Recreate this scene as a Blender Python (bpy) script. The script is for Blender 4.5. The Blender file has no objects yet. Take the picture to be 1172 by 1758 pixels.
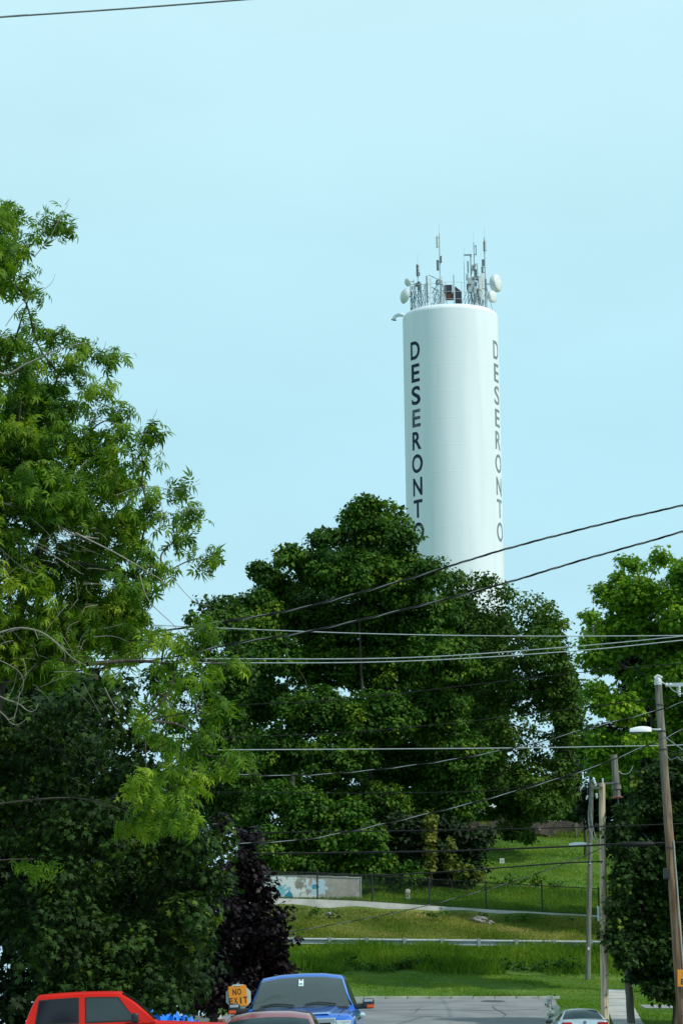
import bpy, bmesh, math, random
import numpy as np
from mathutils import Matrix, Vector, Quaternion

random.seed(7)
rng = np.random.default_rng(11)
SC = bpy.context.scene
COL = SC.collection
R = math.radians

# ------------------------------------------------------------------ camera
F = 4880.0                       # focal length in photo pixels (photo 1172 x 1758)
PITCH, ROLL = R(10.14), R(-0.8)
cam_d = bpy.data.cameras.new('camera')
cam = bpy.data.objects.new('camera', cam_d)
COL.objects.link(cam)
cam_d.sensor_fit = 'VERTICAL'
cam_d.sensor_height = 36.0
cam_d.sensor_width = 24.0
cam_d.lens = F / 1758.0 * 36.0
cam_d.clip_start = 0.5
cam_d.clip_end = 12000
CM = Matrix.Rotation(math.pi / 2 + PITCH, 3, 'X') @ Matrix.Rotation(ROLL, 3, 'Z')
cam.matrix_world = CM.to_4x4()
SC.camera = cam

# ------------------------------------------------------------------ sky, sun, exposure
SUN_EL, SUN_AZ = 46.0, 119.0     # azimuth clockwise from +Y
w = bpy.data.worlds.new('World')
SC.world = w
w.use_nodes = True
nt = w.node_tree
nt.nodes.clear()
sky = nt.nodes.new('ShaderNodeTexSky')
sky.sky_type = 'NISHITA'
sky.sun_disc = False
sky.sun_elevation = R(SUN_EL)
sky.sun_rotation = R(SUN_AZ)
sky.dust_density = 2.0
sky.ozone_density = 2.0
bg = nt.nodes.new('ShaderNodeBackground')
bg.inputs['Strength'].default_value = 0.1
wo = nt.nodes.new('ShaderNodeOutputWorld')
tc = nt.nodes.new('ShaderNodeTexCoord')
noi = nt.nodes.new('ShaderNodeTexNoise')            # very faint high cloud veil
noi.inputs['Scale'].default_value = 9.0
noi.inputs['Detail'].default_value = 5.0
mp = nt.nodes.new('ShaderNodeMapping')
mp.inputs['Scale'].default_value = (1, 1, 2.5)
nt.links.new(tc.outputs['Generated'], mp.inputs['Vector'])
nt.links.new(mp.outputs['Vector'], noi.inputs['Vector'])
sep = nt.nodes.new('ShaderNodeSeparateXYZ')
nt.links.new(tc.outputs['Generated'], sep.inputs['Vector'])
veil = nt.nodes.new('ShaderNodeValToRGB')            # haze colour by height above the horizon
for k, (pos, colr) in enumerate(((0.0, (5.4, 8.4, 9.75)), (0.10, (5.3, 8.4, 9.7)), (0.2, (5.0, 8.4, 9.6)), (0.36, (6.0, 9.05, 10.0)))):
    el = veil.color_ramp.elements[k] if k < 1 else (veil.color_ramp.elements.new(pos) if k < 3 else veil.color_ramp.elements[-1])
    el.position = pos
    el.color = (*colr, 1)
nt.links.new(sep.outputs['Z'], veil.inputs['Fac'])
cl = nt.nodes.new('ShaderNodeMapRange')
cl.inputs['To Min'].default_value = 0.93
cl.inputs['To Max'].default_value = 1.07
nt.links.new(noi.outputs['Fac'], cl.inputs['Value'])
vm = nt.nodes.new('ShaderNodeVectorMath')
vm.operation = 'SCALE'
nt.links.new(veil.outputs['Color'], vm.inputs[0])
nt.links.new(cl.outputs['Result'], vm.inputs['Scale'])
mr = nt.nodes.new('ShaderNodeMapRange')              # the veil thins towards the zenith
mr.inputs['From Min'].default_value = 0.4
mr.inputs['From Max'].default_value = 1.0
mr.inputs['To Min'].default_value = 0.97
mr.inputs['To Max'].default_value = 0.3
nt.links.new(sep.outputs['Z'], mr.inputs['Value'])
mix = nt.nodes.new('ShaderNodeMix')
mix.data_type = 'RGBA'
nt.links.new(mr.outputs['Result'], mix.inputs['Factor'])
nt.links.new(sky.outputs['Color'], mix.inputs[6])
nt.links.new(vm.outputs['Vector'], mix.inputs[7])
nt.links.new(mix.outputs[2], bg.inputs['Color'])
nt.links.new(bg.outputs[0], wo.inputs['Surface'])

sd = bpy.data.lights.new('sun', 'SUN')
sd.energy = 3.1
sd.angle = R(1.0)
sd.color = (1.0, 0.96, 0.89)
sun = bpy.data.objects.new('sun', sd)
COL.objects.link(sun)
sv = Vector((math.sin(R(SUN_AZ)) * math.cos(R(SUN_EL)), math.cos(R(SUN_AZ)) * math.cos(R(SUN_EL)), math.sin(R(SUN_EL))))
sun.rotation_euler = sv.to_track_quat('Z', 'Y').to_euler()
sun.location = (60, 0, 90)
SC.view_settings.view_transform = 'Standard'
SC.view_settings.look = 'None'
SC.view_settings.exposure = 0.0
SC.view_settings.gamma = 1.0
SC.view_settings.use_curve_mapping = False
SC.cycles.use_denoising = True
SC.cycles.max_bounces = 6
SC.cycles.transparent_max_bounces = 8


# ------------------------------------------------------------------ helpers
def P(u, v, y):
    """the point of the place seen at photo pixel (u, v) at ground distance y"""
    d = CM @ Vector(((u - 586.0) / F, -(v - 879.0) / F, -1.0))
    return d * (y / d.y)


def ppm(p):
    """photo pixels per metre at a point"""
    return F / -(CM.transposed() @ Vector(p)).z


def lin(c):
    return tuple(((x / 255) / 12.92 if x / 255 <= 0.04045 else ((x / 255 + 0.055) / 1.055) ** 2.4) for x in c)


def nd(t, kind, **kw):
    n = t.nodes.new(kind)
    for k, v in kw.items():
        n.inputs[k].default_value = v
    return n


def mat(name, c1, c2=None, rough=0.7, scale=5.0, metal=0.0, spec=0.5, bump=0.0, stretch=(1, 1, 1), coat=0.0, detail=6.0, lo=0.35, hi=0.65, bscale=None, coord='Object'):
    """one colour, or two colours mixed by noise, with optional relief"""
    m = bpy.data.materials.new(name)
    m.use_nodes = True
    t = m.node_tree
    b = t.nodes['Principled BSDF']
    b.inputs['Roughness'].default_value = rough
    b.inputs['Metallic'].default_value = metal
    b.inputs['Specular IOR Level'].default_value = spec
    b.inputs['Coat Weight'].default_value = coat
    b.inputs['Coat Roughness'].default_value = 0.05
    c = nd(t, 'ShaderNodeTexCoord')
    mpn = nd(t, 'ShaderNodeMapping', Scale=stretch)
    t.links.new(c.outputs[coord], mpn.inputs['Vector'])
    n = nd(t, 'ShaderNodeTexNoise', Scale=scale, Detail=detail)
    t.links.new(mpn.outputs['Vector'], n.inputs['Vector'])
    r = nd(t, 'ShaderNodeValToRGB')
    r.color_ramp.elements[0].position = lo
    r.color_ramp.elements[1].position = hi
    r.color_ramp.elements[0].color = (*c1, 1)
    r.color_ramp.elements[1].color = (*(c2 or c1), 1)
    t.links.new(n.outputs['Fac'], r.inputs['Fac'])
    t.links.new(r.outputs['Color'], b.inputs['Base Color'])
    if bump:
        n2 = nd(t, 'ShaderNodeTexNoise', Scale=bscale or scale * 2, Detail=4.0)
        t.links.new(mpn.outputs['Vector'], n2.inputs['Vector'])
        bu = nd(t, 'ShaderNodeBump', Strength=bump, Distance=0.02)
        t.links.new(n2.outputs['Fac'], bu.inputs['Height'])
        t.links.new(bu.outputs['Normal'], b.inputs['Normal'])
    return m


def leaf_mat(name, stops, rough=0.6, trans=0.3, spec=0.16):
    """leaf colour runs over the per-leaf tint; part of the light passes through"""
    m = bpy.data.materials.new(name)
    m.use_nodes = True
    t = m.node_tree
    b = t.nodes['Principled BSDF']
    out = t.nodes['Material Output']
    a = nd(t, 'ShaderNodeAttribute')
    a.attribute_name = 'tint'
    r = nd(t, 'ShaderNodeValToRGB')
    el = r.color_ramp.elements
    el[0].position, el[0].color = stops[0][0], (*stops[0][1], 1)
    el[1].position, el[1].color = stops[-1][0], (*stops[-1][1], 1)
    for p, c in stops[1:-1]:
        e = el.new(p)
        e.color = (*c, 1)
    t.links.new(a.outputs['Fac'], r.inputs['Fac'])
    t.links.new(r.outputs['Color'], b.inputs['Base Color'])
    b.inputs['Roughness'].default_value = rough
    b.inputs['Specular IOR Level'].default_value = spec
    tr = nd(t, 'ShaderNodeBsdfTranslucent')
    hs = nd(t, 'ShaderNodeHueSaturation', Saturation=1.15, Value=1.25)
    t.links.new(r.outputs['Color'], hs.inputs['Color'])
    t.links.new(hs.outputs['Color'], tr.inputs['Color'])
    mx = nd(t, 'ShaderNodeMixShader', Fac=trans)
    t.links.new(b.outputs[0], mx.inputs[1])
    t.links.new(tr.outputs[0], mx.inputs[2])
    t.links.new(mx.outputs[0], out.inputs['Surface'])
    return m


class MB:
    """collects faces; build() links them as ONE mesh object"""

    def __init__(s):
        s.v, s.f = [], []

    def add(s, verts, faces):
        o = len(s.v)
        s.v += [tuple(p) for p in verts]
        s.f += [tuple(i + o for i in f) for f in faces]
        return s

    def box(s, c, size, rot=None, taper=None):
        hx, hy, hz = size[0] / 2, size[1] / 2, size[2] / 2
        pts = []
        for z in (-1, 1):
            k = 1.0 if (z < 0 or not taper) else taper
            for x, y in ((-1, -1), (1, -1), (1, 1), (-1, 1)):
                p = Vector((x * hx * k, y * hy * k, z * hz))
                if rot is not None:
                    p = rot @ p
                pts.append(p + Vector(c))
        return s.add(pts, [(3, 2, 1, 0), (4, 5, 6, 7), (0, 1, 5, 4), (1, 2, 6, 5), (2, 3, 7, 6), (3, 0, 4, 7)])

    def bar(s, a, b, wd, ht):
        a, b = Vector(a), Vector(b)
        d = b - a
        q = d.to_track_quat('X', 'Z').to_matrix()
        return s.box((a + b) / 2, (d.length, wd, ht), q)

    def tube(s, pts, rad, n=8, caps=True):
        pts = [Vector(p) for p in pts]
        if not hasattr(rad, '__len__'):
            rad = [rad] * len(pts)
        vs, fs = [], []
        up = None
        for i, p in enumerate(pts):
            d = (pts[min(i + 1, len(pts) - 1)] - pts[max(i - 1, 0)]).normalized()
            if up is None:
                up = d.orthogonal().normalized()
            up = (up - d * up.dot(d))
            up = up.normalized() if up.length > 1e-6 else d.orthogonal().normalized()
            sd_ = d.cross(up)
            for k in range(n):
                a = 2 * math.pi * k / n
                vs.append(p + (up * math.cos(a) + sd_ * math.sin(a)) * rad[i])
        m = len(pts)
        for i in range(m - 1):
            for k in range(n):
                k2 = (k + 1) % n
                fs.append((i * n + k, i * n + k2, (i + 1) * n + k2, (i + 1) * n + k))
        if caps:
            fs.append(tuple(range(n))[::-1])
            fs.append(tuple((m - 1) * n + k for k in range(n)))
        return s.add(vs, fs)

    def lathe(s, prof, c, axis=(0, 0, 1), n=24):
        """prof: list of (radius, height) along axis from c"""
        q = Vector(axis).to_track_quat('Z', 'Y').to_matrix()
        vs, fs = [], []
        for r_, h in prof:
            for k in range(n):
                a = 2 * math.pi * k / n
                vs.append(Vector(c) + q @ Vector((r_ * math.cos(a), r_ * math.sin(a), h)))
        for i in range(len(prof) - 1):
            for k in range(n):
                k2 = (k + 1) % n
                fs.append((i * n + k, i * n + k2, (i + 1) * n + k2, (i + 1) * n + k))
        return s.add(vs, fs)

    def grid(s, rows):
        n = len(rows[0])
        vs = [p for r_ in rows for p in r_]
        fs = [(i * n + k, i * n + k + 1, (i + 1) * n + k + 1, (i + 1) * n + k) for i in range(len(rows) - 1) for k in range(n - 1)]
        return s.add(vs, fs)

    def build(s, name, m, parent=None, world=True, smooth=None, bevel=0.0, sub=0):
        me = bpy.data.meshes.new(name)
        off = Vector(parent.location) if (parent is not None and world) else Vector((0, 0, 0))
        if parent is not None and world and parent.parent is not None:
            off += Vector(parent.parent.location)
        me.from_pydata([Vector(p) - off for p in s.v], [], s.f)
        me.materials.append(m)
        o = bpy.data.objects.new(name, me)
        COL.objects.link(o)
        if parent is not None:
            o.parent = parent
        if smooth is not None:
            me.shade_smooth()
            me.set_sharp_from_angle(angle=R(smooth))
        if bevel:
            b = o.modifiers.new('bevel', 'BEVEL')
            b.width = bevel
            b.segments = 2
            b.limit_method = 'ANGLE'
            b.angle_limit = R(35)
        return o


def tag(o, label=None, cat=None, group=None, kind=None):
    for k, v in (('label', label), ('category', cat), ('group', group), ('kind', kind)):
        if v:
            o[k] = v
    return o


def thing(name, label, cat, loc=(0, 0, 0), group=None, rot=None):
    o = bpy.data.objects.new(name, None)
    o.empty_display_size = 0.2
    COL.objects.link(o)
    o.location = loc
    if rot is not None:
        o.rotation_euler = rot
    return tag(o, label, cat, group)


def centre(o, p):
    """moves the origin of a lone mesh to p"""
    p = Vector(p)
    o.data.transform(Matrix.Translation(-p))
    o.location = p
    return o


def spline(pts, n=8):
    pts = [Vector(p) for p in pts]
    out = []
    for i in range(len(pts) - 1):
        p0, p1, p2, p3 = pts[max(i - 1, 0)], pts[i], pts[i + 1], pts[min(i + 2, len(pts) - 1)]
        for k in range(n):
            t = k / n
            out.append(0.5 * ((2 * p1) + (p2 - p0) * t + (2 * p0 - 5 * p1 + 4 * p2 - p3) * t * t + (3 * p1 - p0 - 3 * p2 + p3) * t ** 3))
    out.append(pts[-1])
    return out


def text_bm(s, offset=0.0):
    """a word as a flat bmesh in x,y scaled to height 1 with its base at 0 and x centred"""
    c = bpy.data.curves.new('word', 'FONT')
    c.body = s
    c.offset = offset
    c.resolution_u = 6
    o = bpy.data.objects.new('word', c)
    COL.objects.link(o)
    dg = bpy.context.evaluated_depsgraph_get()
    me = bpy.data.meshes.new_from_object(o.evaluated_get(dg))
    bm = bmesh.new()
    bm.from_mesh(me)
    bpy.data.objects.remove(o)
    bpy.data.meshes.remove(me)
    bpy.data.curves.remove(c)
    xs = [v.co.x for v in bm.verts]
    ys = [v.co.y for v in bm.verts]
    h = max(ys) - min(ys)
    for v in bm.verts:
        v.co = Vector(((v.co.x - (max(xs) + min(xs)) / 2) / h, (v.co.y - min(ys)) / h, 0))
    return bm, (max(xs) - min(xs)) / h


def bm_build(bm, name, m, parent=None):
    me = bpy.data.meshes.new(name)
    bm.to_mesh(me)
    bm.free()
    me.materials.append(m)
    o = bpy.data.objects.new(name, me)
    COL.objects.link(o)
    o.parent = parent
    return o


# ------------------------------------------------------------------ materials
M = {}
M['white_steel'] = mat('white_steel', (0.78, 0.84, 0.885), (0.72, 0.79, 0.84), 0.5, 1.1, spec=0.25, stretch=(1, 1, 0.07), detail=8)
M['ink'] = mat('ink', (0.014, 0.03, 0.055), (0.025, 0.045, 0.072), 0.7, 2.0, spec=0.1)
M['ink_worn'] = mat('ink_worn', (0.03, 0.055, 0.085), (0.15, 0.2, 0.24), 0.6, 2.2, lo=0.45, hi=0.65)
M['ink_glare'] = mat('ink_glare', (0.17, 0.225, 0.245), (0.23, 0.285, 0.305), 0.7, 2.0, spec=0.1)  # right-hand lettering: glare and haze painted in as a greyer ink
M['galv'] = mat('galv', (0.38, 0.43, 0.44), (0.5, 0.55, 0.56), 0.5, 4.0, metal=0.2)
M['grey_paint'] = mat('grey_paint', (0.32, 0.40, 0.42), (0.42, 0.49, 0.51), 0.5, 3.0)
M['dark_grey'] = mat('dark_grey', (0.10, 0.14, 0.16), (0.15, 0.19, 0.21), 0.5, 3.0)
M['pale_panel'] = mat('pale_panel', (0.72, 0.78, 0.79), (0.62, 0.69, 0.7), 0.45, 3.0)
M['radome'] = mat('radome', (0.74, 0.77, 0.76), (0.64, 0.68, 0.67), 0.4, 2.0)
M['navy_box'] = mat('navy_box', (0.02, 0.022, 0.04), (0.03, 0.03, 0.05), 0.5)
M['rust_box'] = mat('rust_box', (0.06, 0.022, 0.012), (0.09, 0.035, 0.02), 0.8, 6.0)
M['cable_black'] = mat('cable_black', (0.008, 0.009, 0.010), (0.018, 0.018, 0.018), 0.6, 3.0, spec=0.2)
M['cable_bare'] = mat('cable_bare', (0.42, 0.46, 0.46), (0.55, 0.6, 0.6), 0.35, 6.0, metal=0.5)
M['cable_grey'] = mat('cable_grey', (0.13, 0.15, 0.15), (0.2, 0.22, 0.22), 0.5, 3.0)
M['pole_tan'] = mat('pole_tan', (0.30, 0.235, 0.16), (0.56, 0.46, 0.34), 0.9, 3.0, spec=0.08, lo=0.4, hi=0.6, detail=9.0, bump=0.5, stretch=(6, 6, 0.35), bscale=5)
M['pole_grey'] = mat('pole_grey', (0.12, 0.12, 0.10), (0.22, 0.22, 0.19), 0.9, 3.0, spec=0.08, lo=0.4, hi=0.6, detail=9.0, bump=0.5, stretch=(6, 6, 0.35), bscale=5)
M['pole_dark'] = mat('pole_dark', (0.10, 0.085, 0.07), (0.18, 0.155, 0.13), 0.9, 3.0, bump=0.5, stretch=(6, 6, 0.35), bscale=5)
# the nearest pole: silvery weathered wood at the top, browner creosoted wood from its middle down
m_ = mat('pole_brown', (0.13, 0.125, 0.105), (0.26, 0.25, 0.215), 0.9, 3.0, spec=0.08, lo=0.4, hi=0.6, detail=9.0, bump=0.5, stretch=(6, 6, 0.35), bscale=5)
t = m_.node_tree
rmp = [n for n in t.nodes if n.type == 'VALTORGB'][0]
bs = t.nodes['Principled BSDF']
r2 = nd(t, 'ShaderNodeValToRGB')
r2.color_ramp.elements[0].position, r2.color_ramp.elements[0].color = 0.35, (0.135, 0.08, 0.05, 1)
r2.color_ramp.elements[1].position, r2.color_ramp.elements[1].color = 0.65, (0.31, 0.205, 0.135, 1)
t.links.new([n for n in t.nodes if n.type == 'TEX_NOISE'][0].outputs['Fac'], r2.inputs['Fac'])
cc_ = nd(t, 'ShaderNodeTexCoord')
sz = nd(t, 'ShaderNodeSeparateXYZ')
t.links.new(cc_.outputs['Object'], sz.inputs['Vector'])
mz = nd(t, 'ShaderNodeMapRange', **{'From Min': 5.2, 'From Max': 9.4, 'To Min': 1.0, 'To Max': 0.0})
t.links.new(sz.outputs['Z'], mz.inputs['Value'])
mw = nd(t, 'ShaderNodeMix')
mw.data_type = 'RGBA'
t.links.new(mz.outputs['Result'], mw.inputs['Factor'])
t.links.new(rmp.outputs['Color'], mw.inputs[6])
t.links.new(r2.outputs['Color'], mw.inputs[7])
t.links.new(mw.outputs[2], bs.inputs['Base Color'])
M['pole_brown'] = m_
M['bark'] = mat('bark', (0.03, 0.025, 0.02), (0.075, 0.065, 0.05), 0.9, 4.0, bump=0.6, stretch=(3, 3, 0.6))
M['bark_pale'] = mat('bark_pale', (0.22, 0.2, 0.17), (0.33, 0.31, 0.27), 0.85, 6.0, bump=0.4, stretch=(2, 2, 0.6))
M['porcelain'] = mat('porcelain', (0.68, 0.74, 0.75), (0.58, 0.66, 0.68), 0.25)
M['lamp_white'] = mat('lamp_white', (0.78, 0.82, 0.82), (0.7, 0.75, 0.76), 0.4)
M['lamp_lens'] = mat('lamp_lens', (0.16, 0.18, 0.18), None, 0.2)
M['rust_plate'] = mat('rust_plate', (0.16, 0.06, 0.05), (0.24, 0.1, 0.08), 0.8, 8.0)
M['concrete'] = mat('concrete', (0.31, 0.315, 0.29), (0.44, 0.44, 0.405), 0.9, 1.2, bump=0.3, bscale=14)
M['concrete_dark'] = mat('concrete_dark', (0.20, 0.215, 0.21), (0.27, 0.28, 0.27), 0.9, 1.2, bump=0.3, bscale=14)
M['asphalt'] = mat('asphalt', (0.15, 0.16, 0.162), (0.23, 0.24, 0.24), 0.9, 0.45, bump=0.4, bscale=30, detail=10)
M['tar'] = mat('tar', (0.045, 0.047, 0.049), (0.065, 0.066, 0.068), 0.7, 3.0)
M['kerb'] = mat('kerb', (0.3, 0.31, 0.28), (0.42, 0.43, 0.39), 0.9, 3.0, bump=0.3)
M['rock'] = mat('rock', (0.16, 0.15, 0.135), (0.3, 0.29, 0.26), 0.9, 3.0, bump=0.8)
M['earth'] = mat('earth', (0.016, 0.012, 0.008), (0.045, 0.036, 0.024), 0.95, 1.6, bump=0.8)
M['rail_steel'] = mat('rail_steel', (0.36, 0.41, 0.42), (0.46, 0.51, 0.52), 0.6, 1.5, spec=0.2)
M['post_steel'] = mat('post_steel', (0.24, 0.28, 0.29), (0.33, 0.37, 0.38), 0.6, 3.0, metal=0.2)
M['fence_black'] = mat('fence_black', (0.012, 0.013, 0.014), None, 0.5)
M['orange'] = mat('orange', (0.80, 0.30, 0.012), (0.72, 0.25, 0.01), 0.45, 3.0)
M['sign_black'] = mat('sign_black', (0.03, 0.02, 0.012), None, 0.6)
M['sign_back'] = mat('sign_back', (0.55, 0.6, 0.58), (0.45, 0.5, 0.48), 0.5, 4.0)
M['white_plastic'] = mat('white_plastic', (0.75, 0.78, 0.76), (0.66, 0.7, 0.67), 0.5, 4.0)
M['cream'] = mat('cream', (0.62, 0.56, 0.4), (0.7, 0.66, 0.5), 0.6, 4.0)
M['tarp'] = mat('tarp', (0.0, 0.13, 0.62), (0.0, 0.22, 0.85), 0.35, 2.5, bump=0.6, bscale=7)
M['red_paint'] = mat('red_paint', (0.60, 0.012, 0.004), (0.56, 0.010, 0.004), 0.4, 2.0, spec=0.25, coat=0.12)
M['blue_paint'] = mat('blue_paint', (0.008, 0.135, 0.62), (0.01, 0.145, 0.66), 0.33, 2.0, coat=0.9, metal=0.25)
M['maroon_paint'] = mat('maroon_paint', (0.26, 0.035, 0.045), (0.3, 0.045, 0.055), 0.3, 2.0, coat=1.0, metal=0.3)
M['silver_paint'] = mat('silver_paint', (0.46, 0.56, 0.62), (0.5, 0.6, 0.66), 0.3, 2.0, coat=0.7, metal=0.4)
M['white_paint'] = mat('white_paint', (0.75, 0.77, 0.77), None, 0.3, coat=0.6)
M['glass'] = mat('glass', (0.018, 0.03, 0.034), (0.024, 0.038, 0.042), 0.06, 1.5, spec=0.7)
M['glass_teal'] = mat('glass_teal', (0.012, 0.028, 0.032), (0.03, 0.055, 0.06), 0.12, 1.2, spec=0.35)
M['tinted_glass'] = mat('tinted_glass', (0.012, 0.014, 0.02), None, 0.1, spec=0.4)
M['rubber'] = mat('rubber', (0.012, 0.012, 0.012), None, 0.8)
M['black_plastic'] = mat('black_plastic', (0.016, 0.018, 0.019), (0.024, 0.026, 0.027), 0.5)
M['chrome'] = mat('chrome', (0.8, 0.84, 0.85), None, 0.15, metal=1.0)
M['rim'] = mat('rim', (0.5, 0.52, 0.53), None, 0.35, metal=0.8)
M['lamp_red'] = mat('lamp_red', (0.35, 0.005, 0.006), None, 0.15)
M['lamp_amber'] = mat('lamp_amber', (0.75, 0.09, 0.01), None, 0.2)
M['lamp_clear'] = mat('lamp_clear', (0.4, 0.46, 0.46), (0.5, 0.56, 0.56), 0.1)
M['lamp_core'] = mat('lamp_core', (0.1, 0.12, 0.12), None, 0.15)
M['paper'] = mat('paper', (0.72, 0.8, 0.8), None, 0.7)
M['paper_print'] = mat('paper_print', (0.12, 0.4, 0.42), None, 0.7)

# clear windscreen: lets the dim cabin through and mirrors the sky by its angle
g = bpy.data.materials.new('clear_glass')
g.use_nodes = True
t = g.node_tree
t.nodes.remove(t.nodes['Principled BSDF'])
tb = nd(t, 'ShaderNodeBsdfTransparent', Color=(0.5, 0.66, 0.66, 1))
gb = nd(t, 'ShaderNodeBsdfGlossy', Roughness=0.03)
fr = nd(t, 'ShaderNodeFresnel', IOR=1.8)
mx = nd(t, 'ShaderNodeMixShader')
t.links.new(fr.outputs[0], mx.inputs[0])
t.links.new(tb.outputs[0], mx.inputs[1])
t.links.new(gb.outputs[0], mx.inputs[2])
df = nd(t, 'ShaderNodeBsdfDiffuse', Color=(0.36, 0.5, 0.5, 1))      # pale diffuse veil standing in for the missing sky reflection
m3 = nd(t, 'ShaderNodeMixShader', Fac=0.17)
t.links.new(mx.outputs[0], m3.inputs[1])
t.links.new(df.outputs[0], m3.inputs[2])
t.links.new(m3.outputs[0], t.nodes['Material Output'].inputs['Surface'])
M['clear_glass'] = g
M['seat_cloth'] = mat('seat_cloth', (0.05, 0.052, 0.055), (0.08, 0.08, 0.085), 0.9, 8.0)

# ground: mown lawn, with drier straw-coloured growth where the attribute 'dry' says so
g = bpy.data.materials.new('turf')
g.use_nodes = True
t = g.node_tree
b = t.nodes['Principled BSDF']
b.inputs['Roughness'].default_value = 0.95
b.inputs['Specular IOR Level'].default_value = 0.1
tcn = nd(t, 'ShaderNodeTexCoord')
n1 = nd(t, 'ShaderNodeTexNoise', Scale=0.45, Detail=8.0)
n2 = nd(t, 'ShaderNodeTexNoise', Scale=6.0, Detail=6.0)
t.links.new(tcn.outputs['Object'], n1.inputs['Vector'])
t.links.new(tcn.outputs['Object'], n2.inputs['Vector'])
ra = nd(t, 'ShaderNodeValToRGB')
ra.color_ramp.elements[0].position, ra.color_ramp.elements[0].color = 0.3, (0.047, 0.12, 0.018, 1)
ra.color_ramp.elements[1].position, ra.color_ramp.elements[1].color = 0.7, (0.095, 0.2, 0.03, 1)
t.links.new(n1.outputs['Fac'], ra.inputs['Fac'])
rb = nd(t, 'ShaderNodeValToRGB')
rb.color_ramp.elements[0].position, rb.color_ramp.elements[0].color = 0.35, (0.075, 0.10, 0.022, 1)
rb.color_ramp.elements[1].position, rb.color_ramp.elements[1].color = 0.68, (0.30, 0.22, 0.085, 1)
e = rb.color_ramp.elements.new(0.52)
e.color = (0.13, 0.135, 0.035, 1)
t.links.new(n1.outputs['Fac'], rb.inputs['Fac'])
at = nd(t, 'ShaderNodeAttribute')
at.attribute_name = 'dry'
m1 = nd(t, 'ShaderNodeMix')
m1.data_type = 'RGBA'
t.links.new(at.outputs['Fac'], m1.inputs['Factor'])
t.links.new(ra.outputs['Color'], m1.inputs[6])
t.links.new(rb.outputs['Color'], m1.inputs[7])
m2 = nd(t, 'ShaderNodeMix', Factor=0.45)
m2.data_type = 'RGBA'
m2.blend_type = 'OVERLAY'
t.links.new(m1.outputs[2], m2.inputs[6])
t.links.new(n2.outputs['Fac'], m2.inputs[7])
t.links.new(m2.outputs[2], b.inputs['Base Color'])
bu = nd(t, 'ShaderNodeBump', Strength=0.8, Distance=0.15)
t.links.new(n2.outputs['Fac'], bu.inputs['Height'])
t.links.new(bu.outputs['Normal'], b.inputs['Normal'])
M['turf'] = g

# painted concrete wall: sprayed white and blue at the left, bare grey-buff at the right
g = bpy.data.materials.new('graffiti_wall')
g.use_nodes = True
t = g.node_tree
b = t.nodes['Principled BSDF']
b.inputs['Roughness'].default_value = 0.85
tcn = nd(t, 'ShaderNodeTexCoord')
sx = nd(t, 'ShaderNodeSeparateXYZ')
t.links.new(tcn.outputs['Object'], sx.inputs['Vector'])
n1 = nd(t, 'ShaderNodeTexNoise', Scale=2.2, Detail=7.0, Roughness=0.65)
t.links.new(tcn.outputs['Object'], n1.inputs['Vector'])
base = nd(t, 'ShaderNodeValToRGB')
base.color_ramp.elements[0].position, base.color_ramp.elements[0].color = 0.35, (0.30, 0.29, 0.26, 1)
base.color_ramp.elements[1].position, base.color_ramp.elements[1].color = 0.7, (0.46, 0.45, 0.40, 1)
t.links.new(n1.outputs['Fac'], base.inputs['Fac'])


def blob(t, src, cx, cz, rx, rz, wob, prev, colr, lo=0.9, hi=1.05, noise=None):
    mpn = nd(t, 'ShaderNodeMapping', Location=(-cx / rx, 0, -cz / rz), Scale=(1 / rx, 0.0, 1 / rz))
    t.links.new(src, mpn.inputs['Vector'])
    ln = nd(t, 'ShaderNodeVectorMath')
    ln.operation = 'LENGTH'
    t.links.new(mpn.outputs['Vector'], ln.inputs[0])
    ad = nd(t, 'ShaderNodeMath')
    ad.operation = 'MULTIPLY_ADD'
    t.links.new(noise, ad.inputs[0])
    ad.inputs[1].default_value = wob
    t.links.new(ln.outputs['Value'], ad.inputs[2])
    rr = nd(t, 'ShaderNodeMapRange', **{'From Min': lo + wob * 0.5, 'From Max': hi + wob * 0.5, 'To Min': 1.0, 'To Max': 0.0})
    t.links.new(ad.outputs[0], rr.inputs['Value'])
    mm = nd(t, 'ShaderNodeMix')
    mm.data_type = 'RGBA'
    t.links.new(rr.outputs['Result'], mm.inputs['Factor'])
    t.links.new(prev, mm.inputs[6])
    mm.inputs[7].default_value = (*colr, 1)
    return mm.outputs[2]


nn = nd(t, 'ShaderNodeTexNoise', Scale=3.5, Detail=6.0)
t.links.new(tcn.outputs['Object'], nn.inputs['Vector'])
nz = nn.outputs['Fac']
src = tcn.outputs['Object']
colr = base.outputs['Color']
colr = blob(t, src, -1.9, 0.62, 2.2, 1.2, 2.6, colr, (0.74, 0.82, 0.82), noise=nz)
colr = blob(t, src, 0.75, 0.85, 0.55, 0.4, 2.8, colr, (0.5, 0.68, 0.78), noise=nz)
colr = blob(t, src, -1.6, 0.25, 2.3, 0.35, 3.0, colr, (0.7, 0.74, 0.72), noise=nz)
colr = blob(t, src, -1.2, 0.78, 0.42, 0.26, 3.4, colr, (0.22, 0.55, 0.68), noise=nz)
colr = blob(t, src, -0.82, 0.42, 0.2, 0.34, 2.2, colr, (0.02, 0.26, 0.38), noise=nz)
colr = blob(t, src, -2.15, 0.5, 0.16, 0.4, 2.0, colr, (0.22, 0.23, 0.2), noise=nz)
colr = blob(t, src, -0.25, 1.05, 0.26, 0.2, 2.4, colr, (0.27, 0.26, 0.22), noise=nz)
colr = blob(t, src, 0.62, 0.95, 0.2, 0.14, 2.0, colr, (0.06, 0.3, 0.45), noise=nz)
t.links.new(colr, b.inputs['Base Color'])
M['graffiti'] = g

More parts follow.
